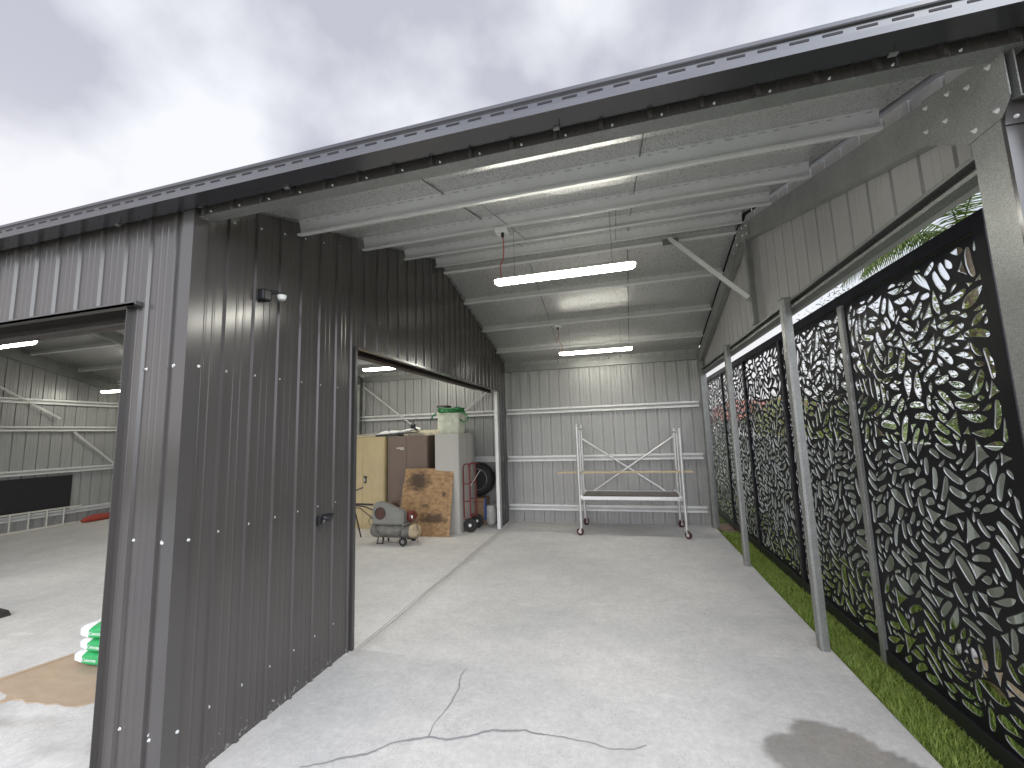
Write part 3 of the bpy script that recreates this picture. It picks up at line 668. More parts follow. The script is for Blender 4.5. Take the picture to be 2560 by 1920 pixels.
# downpipe at the right corner
b = MB(); b.tube([(1.50, 1.62, 3.08), (1.50, 1.62, 2.98), (1.56, 1.66, 2.85), (1.56, 1.68, 2.70), (1.56, 1.68, 0.05)], .04, 12); b.build('downpipe', M['dark_trim'], shed, smooth=True)

# door trim: front roller door opening
def roller_front(x0, x1):
    b = MB(); b.box(x0-.03, x1+.10, YF-.018, YF+.028, 2.553, 2.575); b.box(x0-.03, x1+.09, YF-.018, YF-.012, 2.553, 2.566)
    b.box(x1+.0, x1+.004, YF+.0, YF+.14, 0, 2.553); b.box(x0-.004, x0, YF, YF+.14, 0, 2.553); b.box(x0, x1, YF+.03, YF+.16, 2.553, 2.556) if False else None
    b.build('door_flashing', M['dark_trim'], shed)
    d = thing_part('roller_door', (x0+x1)/2, YF+.3)
    b = MB()
    b.lathe([(.02, 0), (.2, .001), (.2, x1-x0-.1), (.02, x1-x0-.099)], (x0+.05, YF+.42, 2.80), 'x', 28); b.build('door_roll', M['blackrust'], d, smooth=True)
    b = MB(); b.box(x0+.02, x1-.02, YF+.17, YF+.19, 2.565, 2.66); b.box(x0+.02, x1-.02, YF+.155, YF+.205, 2.545, 2.562); b.box(x0+.02, x1-.02, YF+.165, YF+.195, 2.530, 2.542)
    b.build('bottom_rail', M['dark_trim'], d)
def thing_part(name, x, y):
    o = bpy.data.objects.new(name, None); C.objects.link(o); o.parent = shed; o.location = Vector((x, y, 0))-world_loc(shed); return o
roller_front(-5.4, -2.757); roller_front(-9.0, -6.1)
# side roller door opening
b = MB(); b.box(XW-.028, XW+.022, 3.145, 7.60, 2.553, 2.578); b.box(XW-.10, XW-.028, 3.17, 7.57, 2.573, 2.576)
b.box(XW-.16, XW+.002, 3.160, 3.165, 0, 2.553); b.box(XW-.003, XW+.006, 3.155, 3.185, 0, 2.553)
b.build('door_flashing', M['dark_trim'], shed)
d = thing_part('roller_door', XW-.4, 5.3)
b = MB(); b.lathe([(.02, 0), (.2, .001), (.2, 4.3), (.02, 4.301)], (XW-.42, 3.22, 2.80), 'y', 28); b.build('door_roll', M['blackrust'], d, smooth=True)
b = MB(); b.box(XW-.16, XW-.14, 3.21, 7.53, 2.56, 2.65); b.box(XW-.175, XW-.125, 3.21, 7.53, 2.53, 2.555); b.build('bottom_rail', M['blackrust'], d)
for y in (3.172, 7.535):
    b = MB(); b.prism([(0, 0), (.06, 0), (.06, .035), (.045, .035), (.045, .006), (.015, .006), (.015, .035), (0, .035)], (XW-.075, y, 0), (XW-.075, y, 2.553), (1, 0, 0), (0, 1, 0))
    b.build('door_guide', M['galv_fine'], d)
b = MB(); b.box(XW-.01, XW+.004, 7.572, 7.612, 0, 2.553); b.build('door_flashing', M['galv'], shed)

# wall braces inside the back wall (flat angles) and on the far gable
def brace(p, q): b = MB(); b.bar(p, q, .004, .04, up=(0, 1, 0)); b.bar(p, q, .03, .004, up=(0, 1, 0)); b.build('wall_brace', M['galv_fine'], shed)
brace((-5.60, 8.09, 2.88), (-4.20, 8.09, 1.84)); brace((-2.45, 8.09, 2.78), (-3.40, 8.09, 2.08))
brace((XG+.1, 5.35, 3.1), (XG+.1, 6.45, 2.40)); brace((XG+.08, 6.72, 2.1), (XG+.08, 8.0, .9))
# bridging rods between the purlins
for (x, ys) in ((.055, (3.268, 4.033, 4.854)), (.2, (5.11, 5.851, 6.694, 7.5)), (-.86, (2.475, 3.268, 4.033))):
    b = MB(); b.tube([(x, a, zb(a)+.03) for a in ys], .003, 6); b.build('bridging_rod', M['wire'], shed)

# ------------------------------------------------------------------ lights
def batten(x, y, z, label, cord=None, L_=1.2):
    t = thing('batten_light', (x, y, z), label, 'light', 'hanging batten lights')
    def hull(w, h0, h1, L2, mi=0, bb=None):
        bb = bb or MB(); n = 10; rows = []
        for i, (sx, sc) in enumerate(((-L2/2, .55), (-L2/2+.012, .82), (-L2/2+.035, 1), (L2/2-.035, 1), (L2/2-.012, .82), (L2/2, .55))):
            rows.append([(x+sx, y+math.cos(PI+PI*k/n)*w*sc if h1 < h0 else y+math.cos(PI*k/n)*w*sc, z+h0+(h1-h0)*math.sin(PI*k/n)*sc) for k in range(n+1)])
        vs = [p for r in rows for p in r]; m_ = n+1
        fs = [(i*m_+k, i*m_+k+1, (i+1)*m_+k+1, (i+1)*m_+k) for i in range(5) for k in range(n)]+[((i)*m_, (i+1)*m_, (i+1)*m_+n, i*m_+n) for i in range(5)]
        fs += [tuple(range(n, -1, -1)), tuple(5*m_+k for k in range(n+1))]
        bb.add(vs, fs, mi); return bb
    hull(.044, 0, -.042, L_).build('diffuser', M['led'], t, smooth=True)
    hull(.048, .001, .030, L_+.01).build('housing', M['white_plastic'], t, smooth=True)
    for k, dx in enumerate((-.42, .42)):
        zt = zf(y)-.02
        b = MB(); b.tube([(x+dx, y, z+.03), (x+dx, y, zt)], .0018, 6); b.box(x+dx-.012, x+dx+.012, y-.01, y+.01, z+.025, z+.037); b.build('hanging_wire', M['wire'], t)
    if cord:
        cx, cy_, cz = cord
        b = MB(); pts = [(cx, cy_, cz), (cx+.004, cy_+.01, cz-.1), (cx-.012, cy_+.05, (cz+z)/2), (x-L_/2+.05, y-.01, z+.12), (x-L_/2+.055, y, z+.03)]
        b.tube(pts, .0045, 8); b.build('power_cord', M['red_cord'], t, smooth=True)
    return t
def outlet(x, y, z, label):
    t = thing('power_outlet', (x, y, z), label, 'power outlet', 'power outlets under the purlins')
    b = MB(); b.box(x-.06, x+.05, y-.05, y+.03, z-.028, z+.012); b.build('outlet_box', M['white_plastic'], t, bevel=.006)
    b = MB(); b.lathe([(.014, 0), (.014, -.03), (.006, -.045)], (x, y-.01, z-.028), 'z', 10); b.build('plug', M['black_plastic'], t)
batten(-.42, 3.40, 3.10, 'nearest large lit batten light hanging in the open bay', cord=(-.90, 3.255, 3.44)); outlet(-.90, 3.262, 3.495, 'white power outlet feeding the nearest batten light')
batten(-.37, 6.95, 3.085, 'smaller-looking far lit batten light near the back wall of the bay', cord=(-.94, 6.68, 3.46)); outlet(-.94, 6.685, 3.50, 'white power outlet feeding the far batten light')
batten(-4.02, 6.65, 3.02, 'lit batten light seen through the side doorway above the cabinets')
batten(-7.46, 3.25, 3.05, 'lit batten light cut off by the left edge of the picture')
batten(-11.23, 6.85, 3.03, 'lit batten light deepest in the left room by its gable wall')
batten(-7.5, 6.75, 3.03, 'lit batten light deep in the middle of the shed')
batten(-4.02, 3.25, 3.05, 'unseen lit batten light added just inside the front roller door')  # hidden lamp, put in for the light it gives the left room

# sensor light and camera on the dark wall
t = thing('motion_sensor', (XW, 2.19, 2.73), 'black motion sensor with white dome high on the dark wall', 'motion sensor')
b = MB(); b.box(XW-.03, XW+.03, 2.135, 2.205, 2.685, 2.765); b.build('housing', M['black_plastic'], t, bevel=.012)
b = MB(); b.tube([(XW+.02, 2.20, 2.757), (XW+.05, 2.255, 2.758)], .012, 10); b.lathe([(.030, 0), (.032, .01), (.02, .018)], (XW+.05, 2.265, 2.75), 'z', 20); b.build('sensor_arm', M['black_plastic'], t, smooth=True)
b = MB(); b.lathe([(.03, 0), (.029, -.014), (.022, -.030), (.008, -.034)], (XW+.05, 2.265, 2.749), 'z', 20); b.build('sensor_dome', M['white_plastic'], t, smooth=True)
t = thing('security_camera', (XW, 2.77, 1.13), 'small black wall camera at chest height on the dark wall', 'camera')
b = MB(); b.box(XW-.03, XW+.018, 2.725, 2.765, 1.10, 1.165); b.build('housing', M['black_plastic'], t, bevel=.006)
b = MB(); b.tube([(XW+.015, 2.765, 1.150), (XW+.03, 2.80, 1.150), (XW+.036, 2.825, 1.140)], [.014, .026, .024], 14); b.box(XW+.0, XW+.056, 2.775, 2.835, 1.158, 1.172); b.build('camera_head', M['black_plastic'], t, smooth=True)
b = MB(); b.prism([(0, 0), (.03, .035), (0, .045)], (XW+.0185, 2.768, 1.105), (XW+.0205, 2.768, 1.105), (0, 1, 0), (0, 0, 1)); b.build('grey_wedge', M['comp_grey'], t)

# ------------------------------------------------------------------ leaf pattern privacy screen
def pattern(W, H, seed):
    """list of hole outlines (2-D), no two touching, like leaf ribs with drops between"""
    rs = np.random.RandomState(seed); px = 250.; nx, ny = int(W*px), int(H*px)
    occ = np.zeros((ny, nx), bool); e = int(.012*px); occ[:e] = occ[-e:] = True; occ[:, :e] = occ[:, -e:] = True
    holes = []
    def shape(kind, L_, W_):
        if kind == 0:   # rounded slot
            n = 12; return [(L_/2*math.copysign(abs(math.cos(a))**.75, math.cos(a)), W_/2*math.copysign(abs(math.sin(a))**.75, math.sin(a))) for a in [2*PI*k/n for k in range(n)]]
        if kind == 1:   # pointed drop
            up = [(-L_/2+L_*t, W_*(.9*math.sin(PI*t**.75))/1.8) for t in (0, .12, .28, .45, .62, .8, .92, 1)]
            return up+[(x, -y) for x, y in up[-2:0:-1]]
        n = 5; cs = [(-L_/2, -W_/2), (L_/2, -W_*.25), (-.1*L_, W_/2)]; out = []   # curved triangle
        for i in range(3):
            a, c = cs[i], cs[(i+1) % 3]
            for k in range(4):
                t = k/4; q = 4*t*(1-t)*.14; mx, my = a[0]+(c[0]-a[0])*t, a[1]+(c[1]-a[1])*t
                out.append((mx*(1-q), my*(1-q)))
        return out
    def try_add(kind, cx, cy, ang, L_, W_, clr, bend=0):
        c, s = math.cos(ang), math.sin(ang)
        def tr(pts): 
            o = []
            for (u, v) in pts:
                v2 = v+bend*(u*u)/max(L_, .01); o.append((cx+u*c-v2*s, cy+u*s+v2*c))
            return o
        big = np.array(tr(shape(0, L_+2*clr, W_+2*clr) if kind != 2 else shape(2, L_+3.4*clr, W_+3.0*clr)))
        x0, y0 = big.min(0); x1, y1 = big.max(0)
        if x0 < .003 or y0 < .003 or x1 > W-.003 or y1 > H-.003: return False
        i0, i1, j0, j1 = int(x0*px), int(x1*px)+2, int(y0*px), int(y1*px)+2; i1 = min(i1, nx); j1 = min(j1, ny)
        X, Y = np.meshgrid((np.arange(i0, i1)+.5)/px, (np.arange(j0, j1)+.5)/px); ins = np.zeros(X.shape, bool)
        for a in range(len(big)):
            (xa, ya), (xb, yb2) = big[a], big[a-1]
            cond = ((ya > Y) != (yb2 > Y)); 
            with np.errstate(divide='ignore', invalid='ignore'): xi = (xb-xa)*(Y-ya)/(yb2-ya)+xa
            ins ^= cond & (X < xi)
        if (occ[j0:j1, i0:i1] & ins).any(): return False
        small = tr(shape(kind, L_, W_)); holes.append(small)
        # mark the small outline itself (grown a little) as occupied
        sp = np.array(tr(shape(kind, L_+.004, W_+.004))); ins2 = np.zeros(X.shape, bool)
        for a in range(len(sp)):
            (xa, ya), (xb, yb2) = sp[a], sp[a-1]; cond = ((ya > Y) != (yb2 > Y))
            with np.errstate(divide='ignore', invalid='ignore'): xi = (xb-xa)*(Y-ya)/(yb2-ya)+xa
            ins2 ^= cond & (X < xi)
        occ[j0:j1, i0:i1] |= ins2
        return True
    cen = []
    for _ in range(900):
        x, y = rs.uniform(0, W), rs.uniform(0, H)
        if any((x-a)**2+(y-b)**2 < .30**2 for a, b in cen): continue
        cen.append((x, y)); ang = rs.choice([.9, 1.3, 2.2, 4.1, 5.2])+rs.uniform(-.5, .5); LL = rs.uniform(.36, .50); n = int(LL/.066)
        cv = rs.uniform(-.7, .7)
        for k in range(n):
            t = (k+.6)/n; th = ang+cv*(t-.5); mx = x+math.cos(ang)*LL*(t-.5); my = y+math.sin(ang)*LL*(t-.5)
            ln = .150*math.sin(PI*min(1, t*.8+.15))**.8+.02
            for sd in (-1, 1):
                va = th+sd*math.radians(rs.uniform(44, 60)); off = .011+ln/2
                try_add(0 if rs.rand() < .55 else 1, mx+math.cos(va)*off, my+math.sin(va)*off, va, ln, .042*rs.uniform(.85, 1.12), .0062, bend=-sd*.25)
    for (L0, n) in ((.17, 2200), (.125, 3000), (.095, 3500), (.065, 4000), (.042, 2500)):
        for _ in range(n):
            L2 = L0*rs.uniform(.85, 1.2); k = rs.choice([0, 1, 2], p=[.35, .45, .20]); asp = rs.uniform(.28, .48) if k < 2 else rs.uniform(.55, .8)
            if L0 < .06: asp = rs.uniform(.35, .6)
            try_add(k, rs.uniform(0, W), rs.uniform(0, H), rs.uniform(0, 2*PI), L2, L2*asp, .0078, bend=rs.uniform(-.4, .4) if k < 2 else 0)
    return holes
def panel_mesh(W, H, seed, th=.006):
    holes = pattern(W, H, seed)
    cu = bpy.data.curves.new('panel_curve', 'CURVE'); cu.dimensions = '2D'; cu.fill_mode = 'BOTH'; cu.extrude = th/2
    for pts in [[(0, 0), (W, 0), (W, H), (0, H)]]+holes:
        sp = cu.splines.new('POLY'); sp.points.add(len(pts)-1)
        for p, (x, y) in zip(sp.points, pts): p.co = (x, y, 0, 1)
        sp.use_cyclic_u = True
    tmp = bpy.data.objects.new('tmp', cu); C.objects.link(tmp); bpy.context.view_layer.update()
    me = bpy.data.meshes.new_from_object(tmp.evaluated_get(bpy.context.evaluated_depsgraph_get()))
    bpy.data.objects.remove(tmp); bpy.data.curves.remove(cu)
    me.name = 'leaf_panel'; me.materials.clear(); me.materials.append(M['screen']); me.materials.append(M['cut_edge'])
    for p in me.polygons: p.material_index = 0 if abs(p.normal.z) > .5 else 1
    return me
SX = 1.80
ys = [2.49, 3.88, 5.28, 6.76, 8.17, 9.58]; PW, PH = 1.34, 2.62
screen = thing('privacy_screen', (SX, 5.3, 0), 'black metal privacy screen cut with a leaf pattern beside the carport', 'privacy screen')
pm = [panel_mesh(PW, PH, 21), panel_mesh(PW, PH, 47)]
for k in range(5):
    o = bpy.data.objects.new('leaf_panel', pm[k % 2]); C.objects.link(o); o.parent = screen
    w_ = ys[k+1]-ys[k]; flip = k in (2, 3)
    Rm = Matrix(((0, 0, 1), (1, 0, 0), (0, 1, 0))).to_4x4()       # local x->Y, y->Z
    if flip: Rm = Rm @ Matrix.Diagonal((-1, -1, 1, 1))
    loc = Vector((SX, ys[k]+.03+(w_-.06 if flip else 0), .07+(PH if flip else 0)))-Vector(screen.location)
    o.matrix_local = Matrix.Translation(loc) @ Rm @ Matrix.Diagonal(((w_-.06)/PW, 1, 1, 1))
for (y, wd) in zip(ys, (.07, .06, .06, .06, .06, .06)):
    b = MB(); b.box(SX-.028, SX+.022, y-wd/2, y+wd/2, -.05, 2.696); b.build('screen_post', M['galv'] if 3.8 < y < 3.9 else (M['screen_frame'] if y > 2.6 else M['screen']), screen, bevel=.003)
b = MB(); b.box(SX-.022, SX+.02, 2.46, 9.6, -.035, .069); b.build('bottom_rail', M['screen_frame'], screen, bevel=.003)
b = MB(); b.box(SX-.022, SX+.02, 2.46, 9.6, 2.697, 2.782); b.build('top_rail', M['screen'], screen, bevel=.003)

# ------------------------------------------------------------------ mobile scaffold
sc = thing('mobile_scaffold', (.05, 7.6, 0), 'aluminium mobile scaffold on four casters against the back wall', 'scaffold')
def tb(name, segs, r=.022, mt='scaf', n=12):
    b = MB()
    for p in segs: b.tube(p, r, n)
    return b.build(name, M[mt], sc, smooth=True)
xl, xr, yf_, yk = -.775, .885, 7.22, 8.0
legs = [((xl, yf_), 1.865), ((xl, yk), 1.86), ((xr, yf_), 1.745), ((xr, yk), 1.745)]
for (x, y), zt in legs:
    tb('leg', [[(x, y, .15), (x, y, zt)]])
for x, zt in ((xl, 1.8), (xr, 1.70)):
    tb('end_rung', [[(x, yf_, zt-.02), (x, yk, zt-.02)]], .019)
    tb('end_rung', [[(x, yf_, 1.0), (x, yk, 1.0)]], .019)
    tb('end_rung', [[(x, yf_, .60), (x, yk, .60)]], .019)
    tb('end_rail', [[(x, yf_+.40, .62), (x, yf_+.40, zt-.02)]], .016)
tb('cross_brace', [[(xl+.01, yk-.03, 1.60), (.66, yk-.03, .64)]], .017)
tb('cross_brace', [[(xr-.01, yk-.03+.0, 1.60), (-.58, yk-.035, .64)]], .017)
b = MB(); b.box(xl+.05, xr-.05, yf_+.05, yk-.08, .618, .634); b.build('deck', M['deck_ply'], sc)
b = MB()
for y in (yf_+.02, yk-.07): b.box(xl+.03, xr-.03, y, y+.03, .585, .64)
for x in (xl+.03, xr-.06): b.box(x, x+.03, yf_+.05, yk-.07, .59, .63)
for x in (xl+.02, xr-.06):
    for y in (yf_+.0, yk-.1): b.tube([(x, y, .60), (x, y+.06, .655), (x+.03, y+.10, .60)], .014, 8)
b.build('deck_frame', M['scaf'], sc)
def caster(x, y, ang):
    d = bpy.data.objects.new('caster', None); C.objects.link(d); d.parent = sc; d.location = Vector((x, y, 0))-Vector(sc.location); d.rotation_euler = (0, 0, ang)
    b = MB(); b.lathe([(.02, .15), (.033, .150), (.033, .142), (.01, .138)], (0, 0, 0), 'z', 16)
    for s in (-1, 1): b.prism([(-.018, .145), (.02, .145), (.034, .06), (.008, .06)], (0, s*.022-.0015, 0), (0, s*.022+.0015, 0), (1, 0, 0), (0, 0, 1))
    b.build('fork', M['scaf'], d, local=True)
    b = MB(); b.lathe([(.045, -.015), (.062, -.013), (.0635, 0), (.062, .013), (.045, .015)], (.022, 0, .0635), 'y', 24, 0); b.lathe([(.012, -.018), (.03, -.0165), (.03, .0165), (.012, .018)], (.022, 0, .0635), 'y', 16, 1)
    b.build('wheel', [M['caster_red'], M['galv_fine']], d, smooth=True, local=True)
    b = MB(); b.bar((.03, 0, .125), (.085, 0, .10), .03, .004); b.build('brake_lever', M['galv'], d, local=True)
for (x, y), a in (((xl, yf_), 2.8), ((xl, yk), .9), ((xr, yf_), -.9), ((xr, yk), .7)): caster(x, y, a)
t = thing('timber_plank', (0, 7.22, 1.04), 'long pale pine plank lying across the scaffold frames', 'plank')
b = MB(); b.box(-1.15, 1.06, 7.245, 7.345, 1.022, 1.048); b.build('plank_board', M['wood'], t, bevel=.003)

# ------------------------------------------------------------------ things in the shed seen through the side door
def cabinet(name, x0, x1, y0, y1, z1, mt, label, seam, handle=None, plinth=.0, sticker=False):
    t = thing(name, ((x0+x1)/2, y0, 0), label, 'cabinet')
    b = MB(); b.box(x0, x1, y0+.02, y1, 0, z1); b.build('carcass', mt, t, bevel=.004)
    z0 = .09 if plinth else .03
    for (a, c) in ((x0+.015, seam-.002), (seam+.002, x1-.015)):
        b = MB(); b.box(a, c, y0, y0+.02, z0, z1-.025); b.build('door', mt, t, bevel=.003)
    if handle:
        b = MB(); b.box(handle[0]-.035, handle[0]+.03, y0-.02, y0, handle[1]+.06, handle[1]+.075); b.box(handle[0]-.012, handle[0]+.026, y0-.025, y0, handle[1]-.06, handle[1]+.06)
        b.tube([(handle[0]+.03, y0-.02, handle[1]+.068), (handle[0]+.05, y0-.03, handle[1]+.055)], .007, 8)
        b.build('handle', M['black_plastic'], t)
        b = MB(); b.box(handle[0]+.0, handle[0]+.014, y0-.028, y0-.024, handle[1]-.03, handle[1]+.035); b.build('lock_plate', M['galv_fine'], t)
    if sticker:
        b = MB(); b.box(-4.25, -4.09, y0-.002, y0-.0005, 1.523, 1.535); b.box(-4.17, -4.09, y0-.002, y0-.0005, 1.497, 1.504); b.build('label_strip', M['white'], t)
    return t
cabinet('metal_cabinet', -5.45, -4.497, 7.17, 7.62, 1.757, M['cream'], 'cream two-door metal cabinet with black lock handle behind the compressor', -4.975, handle=(-4.915, .93), plinth=1)
cabinet('metal_cabinet', -4.452, -3.596, 7.20, 7.66, 1.757, M['brown'], 'brown two-door metal cabinet between the cream cabinet and the ladder', -4.035, sticker=True)
t = thing('metal_locker', (-3.13, 7.05, 0), 'tall light grey metal locker beside the red hand trolley', 'locker')
b = MB(); b.box(-3.372, -2.895, 7.05, 7.86, 0, 1.775); b.build('carcass', M['grey_enamel'], t, bevel=.004)
b = MB(); b.box(-3.36, -2.905, 7.034, 7.05, .05, 1.76); b.build('door', M['grey_enamel'], t, bevel=.003)
b = MB(); b.box(-2.8952, -2.8935, 7.44, 7.447, .02, 1.76); b.build('side_seam', M['seam'], t)

t = thing('plywood_sheet', (-3.955, 6.78, 0), 'dark stained plywood sheet leaning on the brown cabinet', 'plywood')
b = MB(); b.box(0, .955, 0, .015, 0, 1.178)
o = b.build('plywood_board', M['ply'], t, local=True); o.rotation_euler = (math.radians(-12.3), 0, math.radians(1))
b = MB(); b.box(-.02, .90, .018, .033, 0, .92); o = b.build('second_board', M['ply'], t, local=True); o.location = (-.012, 0, 0); o.rotation_euler = (math.radians(-12.3), 0, math.radians(1))

# hand trolley leaning by the locker, its side ladder frame to the viewer
t = thing('hand_trolley', (-2.79, 7.3, 0), 'dark red tubular hand trolley with black tyres beside the grey locker', 'hand trolley')
for y in (7.19, 7.52):
    b = MB(); b.tube([(-2.868, y, .25), (-2.872, y, .6), (-2.875, y, 1.14), (-2.86, y, 1.195), (-2.82, y, 1.215), (-2.775, y, 1.205), (-2.762, y, 1.16), (-2.752, y, .6), (-2.745, y, .22)], .0115, 10)
    for z in (.86, .545, .235): b.tube([(-2.87, y, z-.01), (-2.75, y, z)], .009, 8)
    b.build('side_frame', M['maroon'], t, smooth=True)
b = MB(); b.tube([(-2.80, 7.19, 1.21), (-2.72, 7.25, 1.215), (-2.66, 7.4, 1.205), (-2.69, 7.52, 1.19)], .012, 10); b.tube([(-2.75, 7.19, .86), (-2.75, 7.52, .86)], .01, 8); b.tube([(-2.75, 7.19, .3), (-2.75, 7.52, .3)], .01, 8); b.build('handle', M['maroon'], t, smooth=True)
b = MB(); b.tube([(-2.74, 7.19, .82), (-2.62, 7.4, 1.08)], .006, 8); b.build('brace_rod', M['scaf'], t)
for y in (7.20, 7.56):
    w_ = bpy.data.objects.new('wheel', None); C.objects.link(w_); w_.parent = t; w_.location = Vector((-2.755, y, .125))-world_loc(t)
    b = MB(); b.lathe([(.062, -.034), (.10, -.040), (.120, -.028), (.125, 0), (.120, .028), (.10, .040), (.062, .034)], (0, 0, 0), 'y', 28); b.build('tyre', M['rubber'], w_, smooth=True, local=True)
    b = MB(); b.lathe([(.012, -.045), (.03, -.034), (.032, -.020), (.055, -.022), (.062, -.03), (.062, .03), (.02, .03)], (0, 0, 0), 'y', 20); b.build('rim', M['galv_fine'], w_, smooth=True, local=True)
b = MB(); b.tube([(-2.755, 7.2, .125), (-2.755, 7.56, .125)], .009, 8); b.tube([(-2.745, 7.2, .24), (-2.66, 7.25, .12)], .008, 8); b.build('axle', M['galv_fine'], t)
b = MB(); b.box(-2.93+.04, -2.87, 7.19, 7.52, .02, .03); b.build('toe_plate', M['maroon'], t)

# tyre on a carton
t = thing('tyre', (-2.87, 7.93, .85), 'large black tyre standing behind the locker on a brown carton', 'tyre')
b = MB(); cx, cyy, cz = -2.87, 7.98, .855; R_ = .325
prof = []
for k in range(17):
    a = -PI*.80+PI*1.6*k/16; prof.append((.245+.08*math.cos(a), .085*math.sin(a)))
b.lathe([(max(.19, r), h_) for r, h_ in prof], (cx, cyy, cz), 'y', 44, 0)
for k in range(44):
    a = 2*PI*k/44; b.bar((cx+math.cos(a)*.328, cyy-.055, cz+math.sin(a)*.328), (cx+math.cos(a+.08)*.328, cyy+.055, cz+math.sin(a+.08)*.328), .025, .012, up=(math.cos(a), 0, math.sin(a)))
b.build('tyre_body', M['rubber'], t, smooth=True)
b = MB(); b.tube([(cx+.205*math.cos(2*PI*k/40), cyy-.075, cz+.205*math.sin(2*PI*k/40)) for k in range(40)], .007, 8, closed=True); b.build('rim_edge', M['galv'], t, smooth=True)
b = MB(); b.lathe([(.19, -.02), (.19, .02)], (cx, cyy, cz), 'y', 30); b.bar((cx-.16, cyy-.03, cz+.06), (cx+.17, cyy-.03, cz-.1), .02, .03); b.build('wheel_disc', M['rubber'], t)
t = thing('cardboard_box', (-2.9, 7.9, 0), 'brown cardboard carton under the large tyre', 'box')
b = MB(); b.box(-3.15, -2.68, 7.80, 8.10, 0, .50); b.build('carton', M['carton'], t, bevel=.006)
b = MB(); b.box(-3.15, -2.685, 7.72, 7.80, .44, .448); b.build('flap', M['carton'], t)
t = thing('plastic_drum', (-2.60, 7.93, 0), 'white round plastic drum beside the brown carton', 'drum')
b = MB(); b.lathe([(.07, 0), (.10, .03), (.112, .15), (.112, .27), (.085, .35), (.03, .37)], (-2.60, 7.93, 0), 'z', 28); b.build('drum_body', M['drum'], t, smooth=True)
t = thing('blue_tarpaulin', (-2.7, 7.85, .0), 'crumpled blue plastic sheet tucked between the carton and the white drum', 'tarpaulin')
b = MB(); b.box(-2.685, -2.665, 7.76, 7.84, .10, .42); b.box(-2.675, -2.66, 7.77, 7.83, .42, .52); b.build('folded_sheet', M['blue'], t, bevel=.004)

# stepladder standing folded behind
t = thing('stepladder', (-3.42, 7.5, 0), 'paint-splashed cream folded stepladder standing between the brown cabinet and the locker', 'ladder')
for dx in (0, .10): b = MB(); b.bar((-3.455+dx*.2, 7.25+dx*3.2*.9+.15*0, 0), (-3.44+dx*1.2, 7.42+dx*1.2, 2.30), .03, .07); b.build('rail', M['ladder_cream'], t)
b = MB(); b.box(-3.475, -3.26, 7.36, 7.58, 2.285, 2.325); b.build('top_step', M['blackrust'], t, bevel=.004)
b = MB()
for k in range(7): b.box(-3.44, -3.40, 7.3+.02*k, 7.5+.02*k, .25+.29*k, .275+.29*k)
b.build('steps', M['ladder_alu'], t)
b = MB(); b.box(-3.44, -3.34, 7.385, 7.39, 1.78, 1.98); b.build('blue_label', M['blue'], t)

# tub with green lid and hose on the locker
t = thing('plastic_tub', (-3.13, 7.3, 1.78), 'frosted plastic tub standing on top of the grey locker', 'tub')
b = MB(); lv = []
for (z, e) in ((1.777, 0), (1.80, .008), (2.13, .03), (2.14, .04), (2.155, .04)):
    x0, x1, y0, y1 = -3.325-e, -2.935+e, 7.12-e, 7.45+e; r = .05; ring = []
    for (cx_, cy_, a0) in ((x1-r, y1-r, 0), (x0+r, y1-r, PI/2), (x0+r, y0+r, PI), (x1-r, y0+r, 1.5*PI)):
        for k in range(5): a = a0+PI/2*k/4; ring.append((cx_+r*math.cos(a), cy_+r*math.sin(a), z))
    lv.append(ring)
n = len(lv[0]); b.add([p for r_ in lv for p in r_], [(i*n+k, i*n+(k+1) % n, (i+1)*n+(k+1) % n, (i+1)*n+k) for i in range(4) for k in range(n)]+[tuple(range(n))])
b.build('tub_body', M['tub'], t, smooth=True)
t = thing('garden_hose', (-3.1, 7.28, 2.16), 'coiled green garden hose resting on the frosted tub', 'hose')
b = MB(); pts = []
for k in range(150):
    a = 2*PI*k/26; r = 1+.06*math.sin(k*.7); pts.append((-3.13+.245*r*math.cos(a), 7.28+.19*r*math.sin(a), 2.165+.0006*k+.012*math.sin(k*1.3)))
pts += [(-2.88, 7.2, 2.17), (-2.80, 7.15, 2.13), (-2.74, 7.15, 2.06), (-2.76, 7.15, 1.99), (-2.85, 7.15, 1.98), (-2.90, 7.15, 2.03)]
b.tube(pts, .013, 8); b.tube([(-3.38, 7.15, 2.17), (-3.44, 7.13, 2.12), (-3.47, 7.13, 2.07)], .013, 8); b.build('hose_coil', M['green'], t, smooth=True)

# things lying on the cabinets
t = thing('plastic_cover', (-4.45, 7.3, 1.76), 'white and black curved plastic cover lying on the cream cabinet', 'plastic cover')
b = MB(); b.prism([(0, 0), (.52, 0), (.55, .03), (.44, .035), (.10, .045), (.01, .03)], (-4.74, 7.22, 1.76), (-4.74, 7.42, 1.76), (1, 0, 0), (0, 0, 1)); b.build('black_base', M['black_plastic'], t, bevel=.008)
b = MB(); b.prism([(.03, .032), (.30, .042), (.29, .10), (.22, .105), (.12, .08)], (-4.74, 7.225, 1.765), (-4.74, 7.41, 1.765), (1, 0, 0), (0, 0, 1)); b.prism([(.31, .05), (.50, .06), (.54, .09), (.34, .11)], (-4.74, 7.23, 1.765), (-4.74, 7.40, 1.765), (1, 0, 0), (0, 0, 1)); b.build('white_shell', M['white_plastic'], t, bevel=.01)
t = thing('telescopic_pole', (-4.0, 7.3, 1.8), 'white telescopic pole with black knob lying on the brown cabinet', 'pole')
b = MB(); b.tube([(-4.26, 7.3, 1.835), (-3.88, 7.32, 1.905), (-3.80, 7.32, 1.88)], .022, 12); b.build('pole_tube', M['white_plastic'], t, smooth=True)
